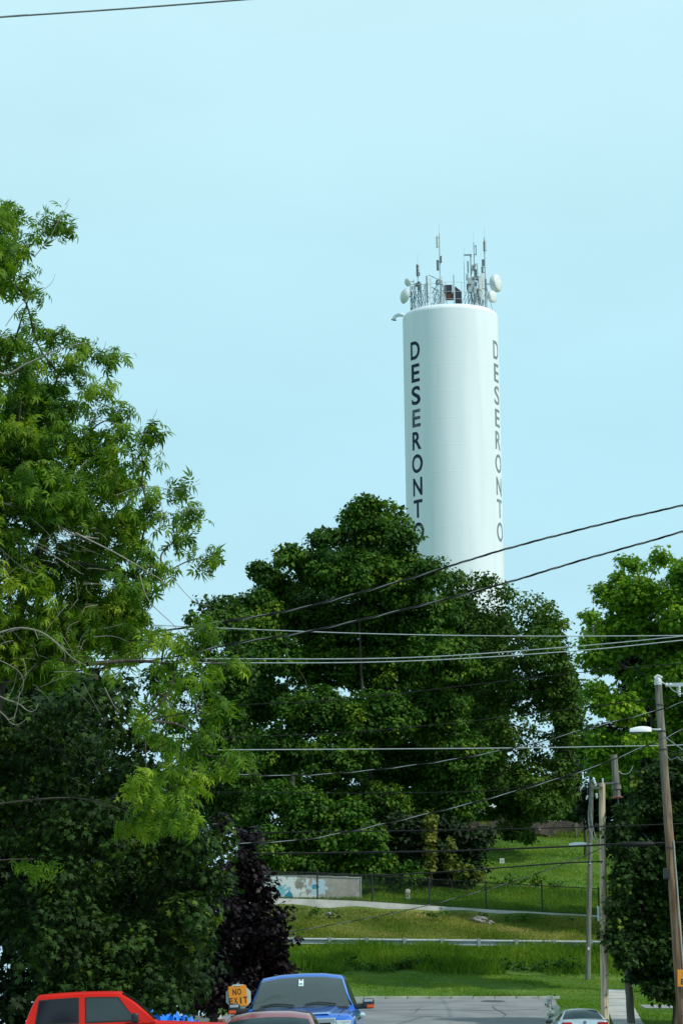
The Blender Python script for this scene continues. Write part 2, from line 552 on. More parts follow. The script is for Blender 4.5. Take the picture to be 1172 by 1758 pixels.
# foliage
M['leaf_elder'] = leaf_mat('leaf_elder', [(0.0, (0.0373, 0.0982, 0.0113)), (0.4, (0.0933, 0.1960, 0.0151)), (0.75, (0.1696, 0.2843, 0.0188)), (1.0, (0.2713, 0.3726, 0.0282))], trans=0.38)
M['leaf_maple'] = leaf_mat('leaf_maple', [(0.0, (0.0122, 0.0312, 0.0065)), (0.5, (0.0275, 0.0680, 0.0105)), (0.85, (0.0609, 0.1205, 0.0131)), (1.0, (0.1296, 0.1843, 0.0156))], trans=0.22)
M['leaf_shade'] = leaf_mat('leaf_shade', [(0.0, (0.0066, 0.0160, 0.0054)), (1.0, (0.0198, 0.0450, 0.0108))], trans=0.15)  # near-black greens, deep shade put into the leaf colour itself
M['leaf_purple'] = leaf_mat('leaf_purple', [(0.0, (0.0036, 0.0018, 0.0029)), (0.6, (0.0088, 0.0039, 0.0060)), (1.0, (0.0221, 0.0086, 0.0107))], trans=0.12, rough=0.45)
M['leaf_big'] = leaf_mat('leaf_big', [(0.0, (0.0205, 0.0590, 0.0071)), (0.5, (0.0451, 0.1180, 0.0106)), (0.85, (0.0860, 0.1772, 0.0124)), (1.0, (0.1539, 0.2362, 0.0159))], trans=0.25)
M['leaf_ash'] = leaf_mat('leaf_ash', [(0.0, (0.0230, 0.0587, 0.0090)), (0.5, (0.0500, 0.1136, 0.0134)), (1.0, (0.1060, 0.1830, 0.0178))], trans=0.25)
M['leaf_lime'] = leaf_mat('leaf_lime', [(0.0, (0.0570, 0.1402, 0.0094)), (0.5, (0.1206, 0.2600, 0.0150)), (0.85, (0.1975, 0.3392, 0.0186)), (1.0, (0.3071, 0.4067, 0.0233))], trans=0.35)
M['leaf_bush'] = leaf_mat('leaf_bush', [(0.0, (0.0203, 0.0605, 0.0078)), (0.6, (0.0507, 0.1344, 0.0125)), (1.0, (0.1183, 0.2100, 0.0156))], trans=0.25)
M['leaf_yellow'] = leaf_mat('leaf_yellow', [(0.0, (0.08, 0.11, 0.02)), (0.6, (0.16, 0.2, 0.03)), (1.0, (0.27, 0.26, 0.06))], trans=0.35)
M['petal'] = leaf_mat('petal', [(0.0, (0.8, 0.81, 0.77)), (1.0, (0.8, 0.81, 0.77))], trans=0.45, rough=0.8, spec=0.1)
M['blade'] = leaf_mat('blade', [(0.0, (0.0561, 0.1290, 0.0099)), (0.55, (0.1104, 0.2281, 0.0157)), (0.9, (0.1906, 0.2678, 0.0217)), (1.0, (0.4010, 0.3570, 0.0593))], trans=0.3, rough=0.8, spec=0.15)
M['blade_dry'] = leaf_mat('blade_dry', [(0.0, (0.0661, 0.1362, 0.0149)), (0.5, (0.1586, 0.2081, 0.0297)), (1.0, (0.4496, 0.4322, 0.1089))], trans=0.25, rough=0.9, spec=0.1)

# ------------------------------------------------------------------ terrain
YS = [113, 130, 140, 144.5, 151.9, 152.9, 157, 163, 185, 187.5, 260]
VL = [1758, 1717, 1672, 1632, 1573, 1549, 1541, 1520, 1440, 1416, 1480]
VR = [1758, 1715, 1676, 1636, 1583, 1571, 1556, 1530, 1440, 1418, 1480]
ZL = np.array([P(560, v, y).z for v, y in zip(VL, YS)])
ZR = np.array([P(1000, v, y).z for v, y in zip(VR, YS)])
NY, NZ = [-200, 43, 50, 100, 106], [-1.34, -1.34, -1.09, -1.08, -0.66]
PY = np.array(NY + YS + [6000])
PL = np.array(NZ + list(ZL) + [ZL[-1]])
PR = np.array(NZ + list(ZR) + [ZR[-1]])


def sstep(a, b_, x):
    q = np.clip((x - a) / (b_ - a), 0, 1)
    return q * q * (3 - 2 * q)


def zt(x, y):
    x, y = np.asarray(x, float), np.asarray(y, float)
    yl = np.maximum(y, 100)
    xl, xr = (560 - 586) / F * yl, (1000 - 586) / F * yl
    q = np.clip((x - xl) / (xr - xl), -0.25, 1.35)
    zl, zr = np.interp(y, PY, PL), np.interp(y, PY, PR)
    z = zl + (zr - zl) * q
    z = z + 0.029 * np.clip(x, -12, 12) * (1 - sstep(75, 97, y))
    hill = np.maximum(sstep(-8.6, -4.8, x), 1 - sstep(106, 112, y))
    z = z * hill + (-1.1) * (1 - hill)
    bumps = 0.05 * np.sin(x * 1.7 + y * 0.6) * np.sin(y * 1.1 - x * 0.4) * sstep(131, 136, y) * (1 - sstep(260, 300, y))
    return z + bumps


def zs(x, y):
    return float(zt(x, y))


def sheet(name, xs, ys, m, dz=0.0, dry=False):
    X, Y = np.meshgrid(xs, ys)
    Z = zt(X, Y) + dz
    nx, ny = len(xs), len(ys)
    me = bpy.data.meshes.new(name)
    co = np.stack([X, Y, Z], -1).reshape(-1, 3)
    i = np.arange(nx * ny).reshape(ny, nx)
    q = np.stack([i[:-1, :-1], i[:-1, 1:], i[1:, 1:], i[1:, :-1]], -1).reshape(-1, 4)
    fill(me, co, q)
    me.materials.append(m)
    if dry:
        yy = co[:, 1]
        d = sstep(145, 146.5, yy) * (1 - sstep(152, 153.2, yy)) * 0.9
        d = np.maximum(d, 0.55 * sstep(185.5, 186.5, yy) * (1 - sstep(189, 192, yy)))
        d = np.maximum(d, 0.15)
        a = me.attributes.new('dry', 'FLOAT', 'POINT')
        a.data.foreach_set('value', d.astype(np.float32))
    me.shade_smooth()
    o = bpy.data.objects.new(name, me)
    COL.objects.link(o)
    o['kind'] = 'structure'
    return o


def fill(me, co, faces):
    """fast mesh fill; faces is an (n, k) array"""
    n, k = faces.shape
    me.vertices.add(len(co))
    me.vertices.foreach_set('co', co.astype(np.float32).ravel())
    me.loops.add(n * k)
    me.loops.foreach_set('vertex_index', faces.astype(np.int32).ravel())
    me.polygons.add(n)
    me.polygons.foreach_set('loop_start', (np.arange(n) * k).astype(np.int32))
    me.update(calc_edges=True)


far = [220, 260, 340, 500, 900, 1800, 3500, 6000]
xs = np.array([-q for q in far[::-1]] + [-120, -80, -60, -45, -35] + list(np.arange(-30, 31, 0.5)) + [35, 45, 60, 80, 120] + far)
ys = np.array([-200, -60, -20, 0] + list(np.arange(10, 100, 3)) + list(np.arange(100, 192, 0.4)) + [195, 200, 210, 225, 240, 260, 300, 400, 700, 1500, 3000, 6000])
ground = sheet('ground', xs, ys, M['turf'], dry=True)

# road: a dead-end street climbing to the lawn
rx = {20: (-9, 9.6), 104: (-7.5, 9.6), 106: (-7.0, 9.3), 110: (-6, 8.55), 113: (-5.6, 8.45), 120: (-5.0, 8.75), 129.2: (-4.6, 9.25), 130: (-4.4, 8.9)}
ky = sorted(rx)
rows = []
for y in sorted(set(list(np.arange(20, 129.5, 1.0)) + [129.2, 130])):
    a = np.interp(y, ky, [rx[q][0] for q in ky])
    c = np.interp(y, ky, [rx[q][1] for q in ky])
    rows.append([(x, y, zs(x, y) + 0.03) for x in np.linspace(a, c, 24)])
road = MB().grid(rows).build('road', M['asphalt'], smooth=60)
road['kind'] = 'structure'
# dark tar seams and the stained patch near the far edge
mb = MB()
for pts in ([(1, 114), (2.6, 119), (3.2, 124), (5, 129)], [(5.5, 113.5), (6.4, 118), (6.2, 124), (7.4, 128.5)], [(-1, 121), (3, 121.8), (6, 121.2), (8, 121.9)]):
    sp = spline([(x, y, 0) for x, y in pts], 10)
    mb.grid([[(p.x - 0.03, p.y - 0.1, zs(p.x - .03, p.y - .1) + 0.036), (p.x + 0.03, p.y + 0.1, zs(p.x + .03, p.y + .1) + 0.036)] for p in sp])
o = mb.build('tar_seam', M['tar'], road)
rows = []
for k in range(2):
    rows.append([(6.4 + 0.55 * math.cos(a) * k, 127.9 + 0.75 * math.sin(a) * k, 0) for a in np.linspace(0, 2 * math.pi, 20)])
rows = [[(x, y, zs(x, y) + 0.037) for x, y, _ in r_] for r_ in rows]
o = MB().grid(rows).build('tar_patch', M['tar'], road)
# kerb stones along the far end of the road
kerb = thing('kerb', None, None, (2.0, 130.15, zs(2, 130)))
kerb['kind'] = 'structure'
x = -4.2
k = 0
while x < 8.8:
    L = 0.98
    y = 130.15 - 0.02 * (x - 2)
    z = zs(x + L / 2, y)
    MB().box((x + L / 2, y + rng.normal(0, 0.012), z + 0.03), (L - 0.03, 0.16, 0.2 + rng.normal(0, 0.012))).build('kerb_stone', M['kerb'], kerb, bevel=0.02)
    x += L
    k += 1

# pavement slabs climbing beside the road, and the cross path over the lawn
walk = thing('pavement', None, None, (11.0, 118.0, zs(11, 118)))
walk['kind'] = 'structure'
y = 96.0
while y < 133.5:
    L = 1.5
    xc0, xc1 = np.interp(y, [96, 113, 133.5], [10.5, 10.9, 12.3]), np.interp(y + L, [96, 113, 133.5], [10.5, 10.9, 12.3])
    pts = []
    dz = 0.05 + rng.normal(0, 0.012)
    for (xx, yy) in ((xc0 - .58, y + .02), (xc0 + .58, y + .02), (xc1 + .58, y + L - .02), (xc1 - .58, y + L - .02)):
        pts.append((xx, yy, zs(xx, yy) + dz))
    low = [(p[0], p[1], p[2] - 0.15) for p in pts]
    MB().add(pts + low, [(0, 1, 2, 3), (1, 0, 4, 5), (2, 1, 5, 6), (3, 2, 6, 7), (0, 3, 7, 4)]).build('paving_slab', M['concrete'], walk)
    y += L
rows = [[(x, yy, zs(x, yy) + 0.02) for x in np.arange(12.6, 30, 0.6)] for yy in np.arange(122.6, 125.3, 0.4)]
o = MB().grid(rows).build('path', M['concrete_dark'])
o['kind'] = 'structure'

# ------------------------------------------------------------------ concrete footing, painted wall, fence, guardrail
A, B = P(425, 1541, 153), P(1075, 1574, 153)
mb = MB()
N = 60
top0, top1, bot, back = [], [], [], []
for i in range(N + 1):
    q = i / N
    p = A.lerp(B, q)
    p.z = P(425 + 650 * q, np.interp(425 + 650 * q, [425, 545, 620, 740, 850, 960, 1075], [1541, 1544, 1547, 1555, 1562, 1568, 1574]), 153).z
    top1.append(p.copy())
    top0.append(p + Vector((0, -0.25, -0.015)))
    bb = P(425 + 650 * q, np.interp(425 + 650 * q, [425, 545, 600, 640, 700, 850, 1075], [1556, 1559, 1566, 1570, 1571, 1577, 1584]), 152.5)
    bot.append(Vector((p.x, 152.3, bb.z - 0.45 + rng.normal(0, 0.02))))
    back.append(p + Vector((0, 0.6, -0.02)))
mb.grid([bot, top0, top1, back])
o = mb.build('concrete_footing', M['concrete'], smooth=20)
centre(o, (A + B) / 2)
tag(o, 'long pale concrete footing running under the black mesh fence', 'footing')
FTOP = top1


def footing_z(x):
    return float(np.interp(x, [p.x for p in FTOP], [p.z for p in FTOP]))


# painted wall behind the fence
wl, wr_ = P(425, 1545, 154.6), P(619, 1549, 154.6)
tl, tr = P(425, 1501, 154.6), P(617.5, 1508, 154.6)
c = (wl + wr_) / 2
o = thing('painted_wall', 'low concrete wall sprayed with white and blue paint behind the fence', 'wall', (c.x, c.y, wl.z - 0.3))
mb = MB()
rows = []
for th in (0, 0.45):
    pass
n = 24
f0 = [wl.lerp(wr_, i / n) + Vector((0, 0, -0.35)) for i in range(n + 1)]
f1 = [tl.lerp(tr, i / n) + Vector((0, 0, 0.012 * math.sin(i * 1.9))) for i in range(n + 1)]
dv = Vector((0, 0.45, 0))
mb.grid([f0, f1, [p + dv for p in f1], [p + dv for p in f0]])
mb.add([f0[0], f1[0], f1[0] + dv, f0[0] + dv], [(3, 2, 1, 0)])
mb.add([f0[-1], f1[-1], f1[-1] + dv, f0[-1] + dv], [(0, 1, 2, 3)])
# the panel sits in its own frame of coordinates so the paint lies from the wall's middle and foot
wall_panel = mb.build('wall_panel', M['graffiti'], o)
# thin coping at the top
cp = [p + Vector((0, -0.03, 0.0)) for p in f1]
MB().grid([[p + Vector((0, 0, 0.003)) for p in cp], [p + Vector((0, 0, 0.07)) for p in cp], [p + Vector((0, 0.51, 0.07)) for p in cp], [p + Vector((0, 0.51, 0.003)) for p in cp]]).build('coping', M['concrete'], o)
MB().box((wr_.x + 0.03, 154.82, (tr.z + wr_.z) / 2 - 0.1), (0.055, 0.5, 1.65)).build('end_cap', M['concrete'], o)

# chain-link fence
fl, fr = A.x, B.x
fz = lambda x: footing_z(x)
fence = thing('chain_link_fence', 'black chain link fence along the pale concrete footing', 'fence', (0, 153.15, fz(0)))
posts = [P(u, 1550, 153.15).x for u in (450, 545, 639, 737, 834, 930, 1027)]
FH = 1.42
for x in posts:
    MB().tube([(x, 153.15, fz(x) - 0.02), (x, 153.15, fz(x) + FH + 0.05)], 0.042, 8).build('post', M['fence_black'], fence, smooth=40)
    MB().lathe([(0.05, 0), (0.05, 0.03), (0.02, 0.07), (0.0, 0.075)], (x, 153.15, fz(x) + FH + 0.05), n=8).build('post_cap', M['fence_black'], fence, smooth=40)
for i in range(len(posts) - 1):
    a, c = posts[i], posts[i + 1]
    MB().tube([(a, 153.15, fz(a) + FH), (c, 153.15, fz(c) + FH)], 0.024, 6).build('top_rail', M['fence_black'], fence, smooth=40)
    MB().tube([(a, 153.15, fz(a) + 0.06), (c, 153.15, fz(c) + 0.06)], 0.012, 5).build('bottom_wire', M['fence_black'], fence)
    mb = MB()
    st = 0.09
    x = a - FH
    while x < c:
        for s in (1, -1):
            x0, x1 = (x, x + FH) if s > 0 else (x + FH, x)
            q0, q1 = 0.0, 1.0
            if x0 != x1:
                lo_, hi_ = sorted(((a - x0) / (x1 - x0), (c - x0) / (x1 - x0)))
                q0, q1 = max(0, lo_), min(1, hi_)
            if q1 > q0:
                pa = (x0 + (x1 - x0) * q0, fz(x0) + 0.05 + (FH - 0.05) * q0)
                pb = (x0 + (x1 - x0) * q1, fz(x1) + 0.05 + (FH - 0.05) * q1)
                h = 0.0035
                y = 153.15 + 0.003 * s
                mb.add([(pa[0] - h, y, pa[1]), (pa[0] + h, y, pa[1]), (pb[0] + h, y, pb[1]), (pb[0] - h, y, pb[1])], [(0, 1, 2, 3)])
        x += st
    o = mb.build('mesh_wire', M['fence_black'], fence)
    o['kind'] = 'stuff'

# steel guardrail on the bank
g0, g1 = P(470, 1611, 145.2), P(1062, 1617, 145.2)
rail = thing('guardrail', 'galvanised steel guardrail along the grassy bank below the fence', 'guardrail', ((g0.x + g1.x) / 2, 145.2, (g0.z + g1.z) / 2 - 0.7))
gp = [P(u, 1615, 145.2).x for u in range(502, 1070, 64)]
prof = [(0.03, 0.17), (-0.10, 0.13), (-0.10, 0.085), (0.07, 0.06), (0.07, -0.06), (-0.10, -0.085), (-0.10, -0.13), (0.03, -0.17)]
gz = lambda x: g0.z + (g1.z - g0.z) * (x - g0.x) / (g1.x - g0.x) - 0.13
ends = [g0.x] + gp + [g1.x]
for x in gp:
    z0 = zs(x, 145.3) - 0.1
    h = gz(x) + 0.19 - z0
    MB().box((x, 145.33, z0 + h / 2), (0.15, 0.16, h)).build('post', M['post_steel'], rail)
    MB().box((x, 145.14, gz(x) + 0.015), (0.16, 0.25, 0.40)).build('block', M['post_steel'], rail)
for i in range(len(ends) - 1):
    a, c = ends[i], ends[i + 1]
    rows = []
    for dy, dz in prof:
        rows.append([(a, 145.15 + dy, gz(a) + dz + rng.normal(0, .003)), ((a + c) / 2, 145.15 + dy, gz((a + c) / 2) + dz), (c + 0.08, 145.148 + dy, gz(c) + dz)])
    MB().grid(rows).build('rail_beam', M['rail_steel'], rail)

# rock, marker, white pipe, small lawn sign
def rock(name, p, s, label, seed):
    r_ = random.Random(seed)
    bm = bmesh.new()
    bmesh.ops.create_icosphere(bm, subdivisions=3, radius=1)
    for v in bm.verts:
        d = 1 + 0.22 * math.sin(v.co.x * 3 + seed) * math.cos(v.co.y * 4 + seed * 2) + 0.15 * math.sin(v.co.z * 5 + v.co.x * 4 + seed) + r_.uniform(-.04, .04)
        v.co = Vector((v.co.x * s[0], v.co.y * s[1], v.co.z * s[2])) * d
    o = bm_build(bm, name, M['rock'])
    o.location = p
    return tag(o, label, 'rock')


p = P(822, 1578, 151.2)
rock('rock', (p.x, 151.2, zs(p.x, 151.2) + 0.1), (0.42, 0.3, 0.2), 'flat grey rock lying in the dry grass of the bank', 3)
p = P(842, 1580, 151.0)
rock('rock', (p.x, 151.0, zs(p.x, 151.0) + 0.03), (0.2, 0.2, 0.12), 'small grey stone just right of the flat grey rock', 5)
p = P(566, 1562, 152.0)
rock('rock', (p.x, 152.0, zs(p.x, 152.0) + 0.08), (0.16, 0.14, 0.13), 'pale broken lump at the foot of the footing below the painted wall', 8)

p = P(700, 1544, 156.5)
z0 = zs(p.x, 156.5)
o = thing('marker_post', 'short cream marker post standing in grass behind the fence', 'marker', (p.x, 156.5, z0))
MB().lathe([(0.13, 0), (0.13, 0.16), (0.10, 0.2), (0.10, 0.42), (0.135, 0.45), (0.135, 0.6), (0.09, 0.66), (0.0, 0.68)], (p.x, 156.5, z0), n=14).build('body', M['cream'], o, smooth=40)
MB().lathe([(0.05, 0), (0.05, 0.06), (0.0, 0.065)], (p.x, 156.38, z0 + 0.3), axis=(0, -1, 0), n=10).build('cap', M['rust_box'], o, smooth=40)

p = P(1026.5, 1575, 151.9)
z0 = zs(p.x, 151.9)
o = thing('vent_pipe', 'short white plastic pipe standing against the footing beside the pole', 'pipe', (p.x, 151.9, z0))
MB().tube([(p.x, 151.9, z0 - 0.05), (p.x, 151.9, z0 + 0.8)], 0.055, 12).build('pipe', M['white_plastic'], o, smooth=40)
MB().lathe([(0.066, 0), (0.066, 0.09), (0.04, 0.12), (0, 0.125)], (p.x, 151.9, z0 + 0.74), n=12).build('cap', M['white_plastic'], o, smooth=40)

p = P(861, 1478, 172)
z0 = zs(p.x, 172)
o = thing('lawn_sign', 'tiny white notice on a thin stake on the sloping lawn', 'sign', (p.x, 172, z0))
MB().tube([(p.x, 172.02, z0 - 0.02), (p.x, 172.02, p.z + 0.1)], 0.018, 6).build('stake', M['post_steel'], o)
MB().box((p.x, 172, p.z), (0.27, 0.02, 0.29)).build('panel', M['white_plastic'], o, bevel=0.01)
for k, (dz, wd) in enumerate(((0.06, 0.17), (-0.0, 0.2), (-0.06, 0.12))):
    MB().box((p.x, 171.987, p.z + dz), (wd, 0.004, 0.025)).build('printed_line', M['sign_black'], o)

# brown earth bank with a few stones and a rough timber edge at the head of the lawn
rows = []
for q, (dy, dz) in enumerate(((0, -0.1), (0.5, 0.45), (1.1, 0.85), (2.0, 1.05), (3.4, 0.9))):
    rows.append([(x, 185.6 + dy + 0.25 * math.sin(x * 1.3 + q), zs(x, 185.6) + dz + 0.14 * math.sin(x * 2.1 + q * 1.7) + rng.normal(0, 0.05)) for x in np.arange(6, 26, 0.3)])
o = MB().grid(rows).build('earth_bank', M['earth'])
o['kind'] = 'structure'
for k, (u, v) in enumerate(((924, 1424), (957, 1436), (976, 1440))):
    p = P(u, v, 185.9)
    rock('stone', p, (0.16, 0.14, 0.13), ['pale stone high on the brown earth bank under the trees', 'pale stone low on the brown bank, left one of the lower two', 'pale stone low on the brown bank beside the far pole'][k], 20 + k)
p = P(989, 1433, 185.2)
MBs = MB().box((p.x, 185.2, zs(p.x, 185.2) + 0.45), (0.1, 0.1, 1.1))
o = MBs.build('stake', M['pole_grey'])
centre(o, (p.x, 185.2, zs(p.x, 185.2)))
tag(o, 'thin grey wooden stake standing before the brown earth bank', 'stake')

# low grey wall glimpsed under the dark trees at the left
p0, p1 = P(296, 1742, 120), P(362, 1742, 120)
o = MB().box(((p0.x + p1.x) / 2, 120, (-1.1 + 0.28) / 2), (p1.x - p0.x, 0.25, 1.38 + 0.0)).build('low_wall', M['concrete_dark'])
centre(o, ((p0.x + p1.x) / 2, 120, -1.1))
tag(o, 'low grey wall glimpsed beneath the dark purple tree', 'wall')

# ------------------------------------------------------------------ water tower
TY = 250.0
tc_ = P(776.3, 730, TY)
TX = tc_.x
TR = 4.30
ztop = P(772.5, 519, TY - TR).z
zbase = zs(TX, TY) - 0.5
tower = thing('water_tower', 'tall white cylindrical water tower lettered DESERONTO above the trees', 'water tower', (TX, TY, zbase))
H = ztop - zbase
prof = [(TR, 0)]
kz = 2.44
z = kz
while z < H - 1.2:
    prof += [(TR, z - 0.03), (TR + 0.005, z - 0.015), (TR + 0.005, z + 0.015), (TR, z + 0.03)]
    z += kz
KN = 0.55
for a in range(0, 91, 5):
    prof.append((TR - KN + KN * math.cos(R(a)), H - KN + KN * math.sin(R(a))))
MB().lathe(prof, (TX, TY, zbase), n=128).build('shell', M['white_steel'], tower, smooth=8)
MB().lathe([(TR - KN - 0.003, H), (TR * 0.6, H + 0.25), (TR * 0.3, H + 0.4), (0, H + 0.45)], (TX, TY, zbase), n=64).build('roof', M['white_steel'], tower, smooth=40)
# lettering, each letter curved round the shell
VLET = [(586, 617, 'D', 1.22), (625, 656, 'E', 1.08), (663, 695, 'S', 1.18), (703, 733, 'E', 1.1), (741, 772, 'R', 1.18), (780, 812, 'O', 1.42), (820, 851, 'N', 1.22), (858, 889, 'T', 1.16), (897, 930, 'O', 1.42)]
for ang, uref, side in ((-50.5, 711, 0), (67.0, 851, 1)):
    for k, (v0, v1, chs, wd) in enumerate(VLET):
        yd = TY - TR * math.cos(R(ang))
        uu = uref + (0 if side == 0 else 0)
        z1, z0 = P(uu, v0, yd).z, P(uu, v1, yd).z
        bm, asp = text_bm(chs, 0.02 if side == 0 else 0.008)
        hgt = z1 - z0
        for v in bm.verts:
            v.co = Vector((v.co.x / asp * wd, v.co.y * hgt, 0))
        for cx in np.linspace(-wd / 2, wd / 2, 9)[1:-1]:
            bmesh.ops.bisect_plane(bm, geom=bm.verts[:] + bm.edges[:] + bm.faces[:], plane_co=(cx, 0, 0), plane_no=(1, 0, 0))
        for v in bm.verts:
            a = R(ang) + v.co.x / TR
            r_ = TR + 0.022
            v.co = Vector((math.sin(a) * r_, -math.cos(a) * r_, z0 - zbase + v.co.y))
        mt = M['ink'] if side == 0 else M['ink_glare']
        if side == 0 and k == 3:
            mt = M['ink_worn']
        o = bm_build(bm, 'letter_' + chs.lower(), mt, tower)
        if side == 0 and k == 3:
            o['label'] = 'letter E with its dark paint worn pale inside'
        if side == 1:
            o['label'] = 'glare-greyed letter ' + chs
# overflow pipe
pz = P(690, 541, TY).z
pts = spline([(TX - TR + 0.1, TY, pz), (TX - TR - 0.35, TY, pz + 0.02), (TX - TR - 0.68, TY, pz - 0.12), (TX - TR - 0.78, TY, pz - 0.36)], 6)
o = MB().tube(pts, 0.16, 12).build('overflow_pipe', M['white_steel'], tower, smooth=50)
MB().lathe([(0.16, 0), (0.24, 0.0), (0.24, 0.06), (0.16, 0.06)], (TX - TR - 0.8, TY, pz - 0.4), axis=(-0.25, 0, -1), n=14).build('flange', M['galv'], o, smooth=40)
ZR_ = ztop     # roof rim level


def roof_z(x, y):
    d = math.hypot(x - TX, y - TY)
    return float(np.interp(d, [0, TR * .3, TR * .6, TR - KN], [ZR_ + .45, ZR_ + .4, ZR_ + .25, ZR_]))


def on_roof(u, dy):
    """roof point seen at column u, at depth offset dy from the tower's axis"""
    y = TY + dy
    x = P(u, 500, y).x
    return x, y, roof_z(x, y)


SP = 1 / 19.15   # metres per photo pixel at the tower


def antenna(label, u, dy, vtop, panels, whip=None, r=0.045, braces=0, lean=0.0, name='antenna_mast'):
    """mast from the roof to photo row vtop; panels: (du, v0, v1, width px, material)"""
    x, y, z0 = on_roof(u, dy)
    z1 = P(u, vtop, y).z
    o = thing(name, label, 'antenna', (x, y, z0), 'antenna masts on the tower roof')
    xt = x + lean
    MB().tube([(x, y, z0 - 0.02), (xt, y, z1)], r, 8).build('mast', M['grey_paint'], o, smooth=50)
    MB().lathe([(0.14, 0), (0.14, 0.03), (0.05, 0.03)], (x, y, z0), n=10).build('base_plate', M['grey_paint'], o)
    zv = lambda v: P(u, v, y).z
    for du, v0, v1, wpx, mk in panels:
        za, zb = zv(v1), zv(v0)
        q = ((za + zb) / 2 - z0) / (z1 - z0)
        px = x + lean * q + du * SP
        pan = MB().box((px, y - 0.12, (za + zb) / 2), (wpx * SP, 0.13, zb - za), Matrix.Rotation(-lean / max(z1 - z0, 1), 3, 'Y') if lean else None).build('panel_antenna', M[mk], o, bevel=0.015)
        for zz in (za + 0.12 * (zb - za), zb - 0.12 * (zb - za)):
            MB().bar((px, y - 0.055, zz), (x + lean * q, y + 0.02, zz), 0.05, 0.05).build('bracket', M['dark_grey'], o)
    if whip:
        MB().tube([(xt, y, z1 - 0.05), (xt + 0.02, y, zv(whip))], 0.012, 5).build('whip', M['galv'], o)
    for k in range(braces):
        a = 2.1 * k + 0.6
        MB().tube([(x + lean * .35, y, z0 + 0.38 * (z1 - z0)), (x + 0.75 * math.cos(a), y + 0.5 * math.sin(a), roof_z(x + 0.75 * math.cos(a), y + .5 * math.sin(a)))], 0.028, 6).build('brace', M['grey_paint'], o)
    return o


antenna('short mast with one dark tapered panel at left rim of the roof', 717.5, -1.2, 453, [(-1.2, 455, 475, 3.4, 'dark_grey'), (2.4, 456, 466, 2.2, 'pale_panel'), (1.0, 484, 498, 5.0, 'dark_grey'), (2.5, 468, 474, 2, 'dark_grey')], whip=437, braces=3)
antenna('tall mast with three stacked slim panels left of the dark cabinet', 755.5, -2.5, 401, [(-4.2, 406, 426, 3.2, 'grey_paint'), (-3.8, 447, 465, 4.2, 'dark_grey'), (2.2, 440, 452, 2.6, 'dark_grey'), (0.4, 474, 488, 4.0, 'pale_panel'), (-5.5, 481, 489, 3.2, 'dark_grey')], whip=385, braces=3)
antenna('pale post with a thick upright panel between dish and tall mast', 733, -2.3, 474, [(-0.6, 474, 520, 3.6, 'grey_paint')], braces=1)
antenna('pale post with a thick upright panel nearest the tall mast', 739.5, -2.6, 477, [(-0.6, 478, 521, 3.2, 'pale_panel')], braces=1)
antenna('thin bare rod rising beside the dark cabinet', 778.8, -2.6, 472, [], r=0.05)
antenna('hair-thin whip antenna standing left of the antenna cluster', 797, -2.0, 448, [(10.5, 437, 439, 0.8, 'galv')], whip=426, r=0.022)
antenna('mast with staggered dark panels at left of the crowded cluster', 803.5, -2.2, 448, [(0, 449, 468, 2.2, 'dark_grey'), (-2.2, 471, 482, 3.4, 'grey_paint'), (3.5, 479, 496, 8, 'grey_paint'), (-2, 488, 498, 2.4, 'dark_grey')], braces=2, r=0.05)
antenna('dark capped mast second from left in the crowded cluster', 808.8, -1.6, 436, [(0, 437, 441, 2.6, 'dark_grey'), (0.6, 456, 470, 2.2, 'grey_paint'), (4.2, 455, 466, 4.2, 'grey_paint')], braces=2, r=0.065)
antenna('slim double mast with two thin uprights in the cluster', 814.5, -0.8, 416, [(3.4, 421, 439, 1.3, 'dark_grey'), (-0.2, 420, 438, 1.6, 'grey_paint'), (2.5, 463, 476, 3, 'dark_grey')], whip=398, braces=2)
antenna('leaning mast with small side panels in the middle of the cluster', 824, -1.8, 452, [(-4.5, 453, 470, 1.6, 'dark_grey'), (-3.0, 474, 482, 4.5, 'dark_grey'), (0, 478, 516, 3.6, 'pale_panel'), (4.4, 470, 515, 5.5, 'pale_panel')], braces=3, lean=-0.25)
antenna('tall mast with a white top panel at right rim of the roof', 832.8, -1.4, 408, [(-1.2, 415, 432, 2.0, 'dark_grey'), (2.2, 413, 431, 3.0, 'pale_panel'), (-3.0, 446, 457, 4.8, 'dark_grey'), (-4.8, 458, 469, 3.6, 'dark_grey'), (-0.4, 480, 500, 2.4, 'dark_grey')], whip=391, braces=3, r=0.055)
antenna('short square braced post at lower right of the cluster', 817, -2.7, 492, [(-2, 493, 505, 4.6, 'grey_paint'), (3, 497, 510, 3.6, 'dark_grey')], braces=4)


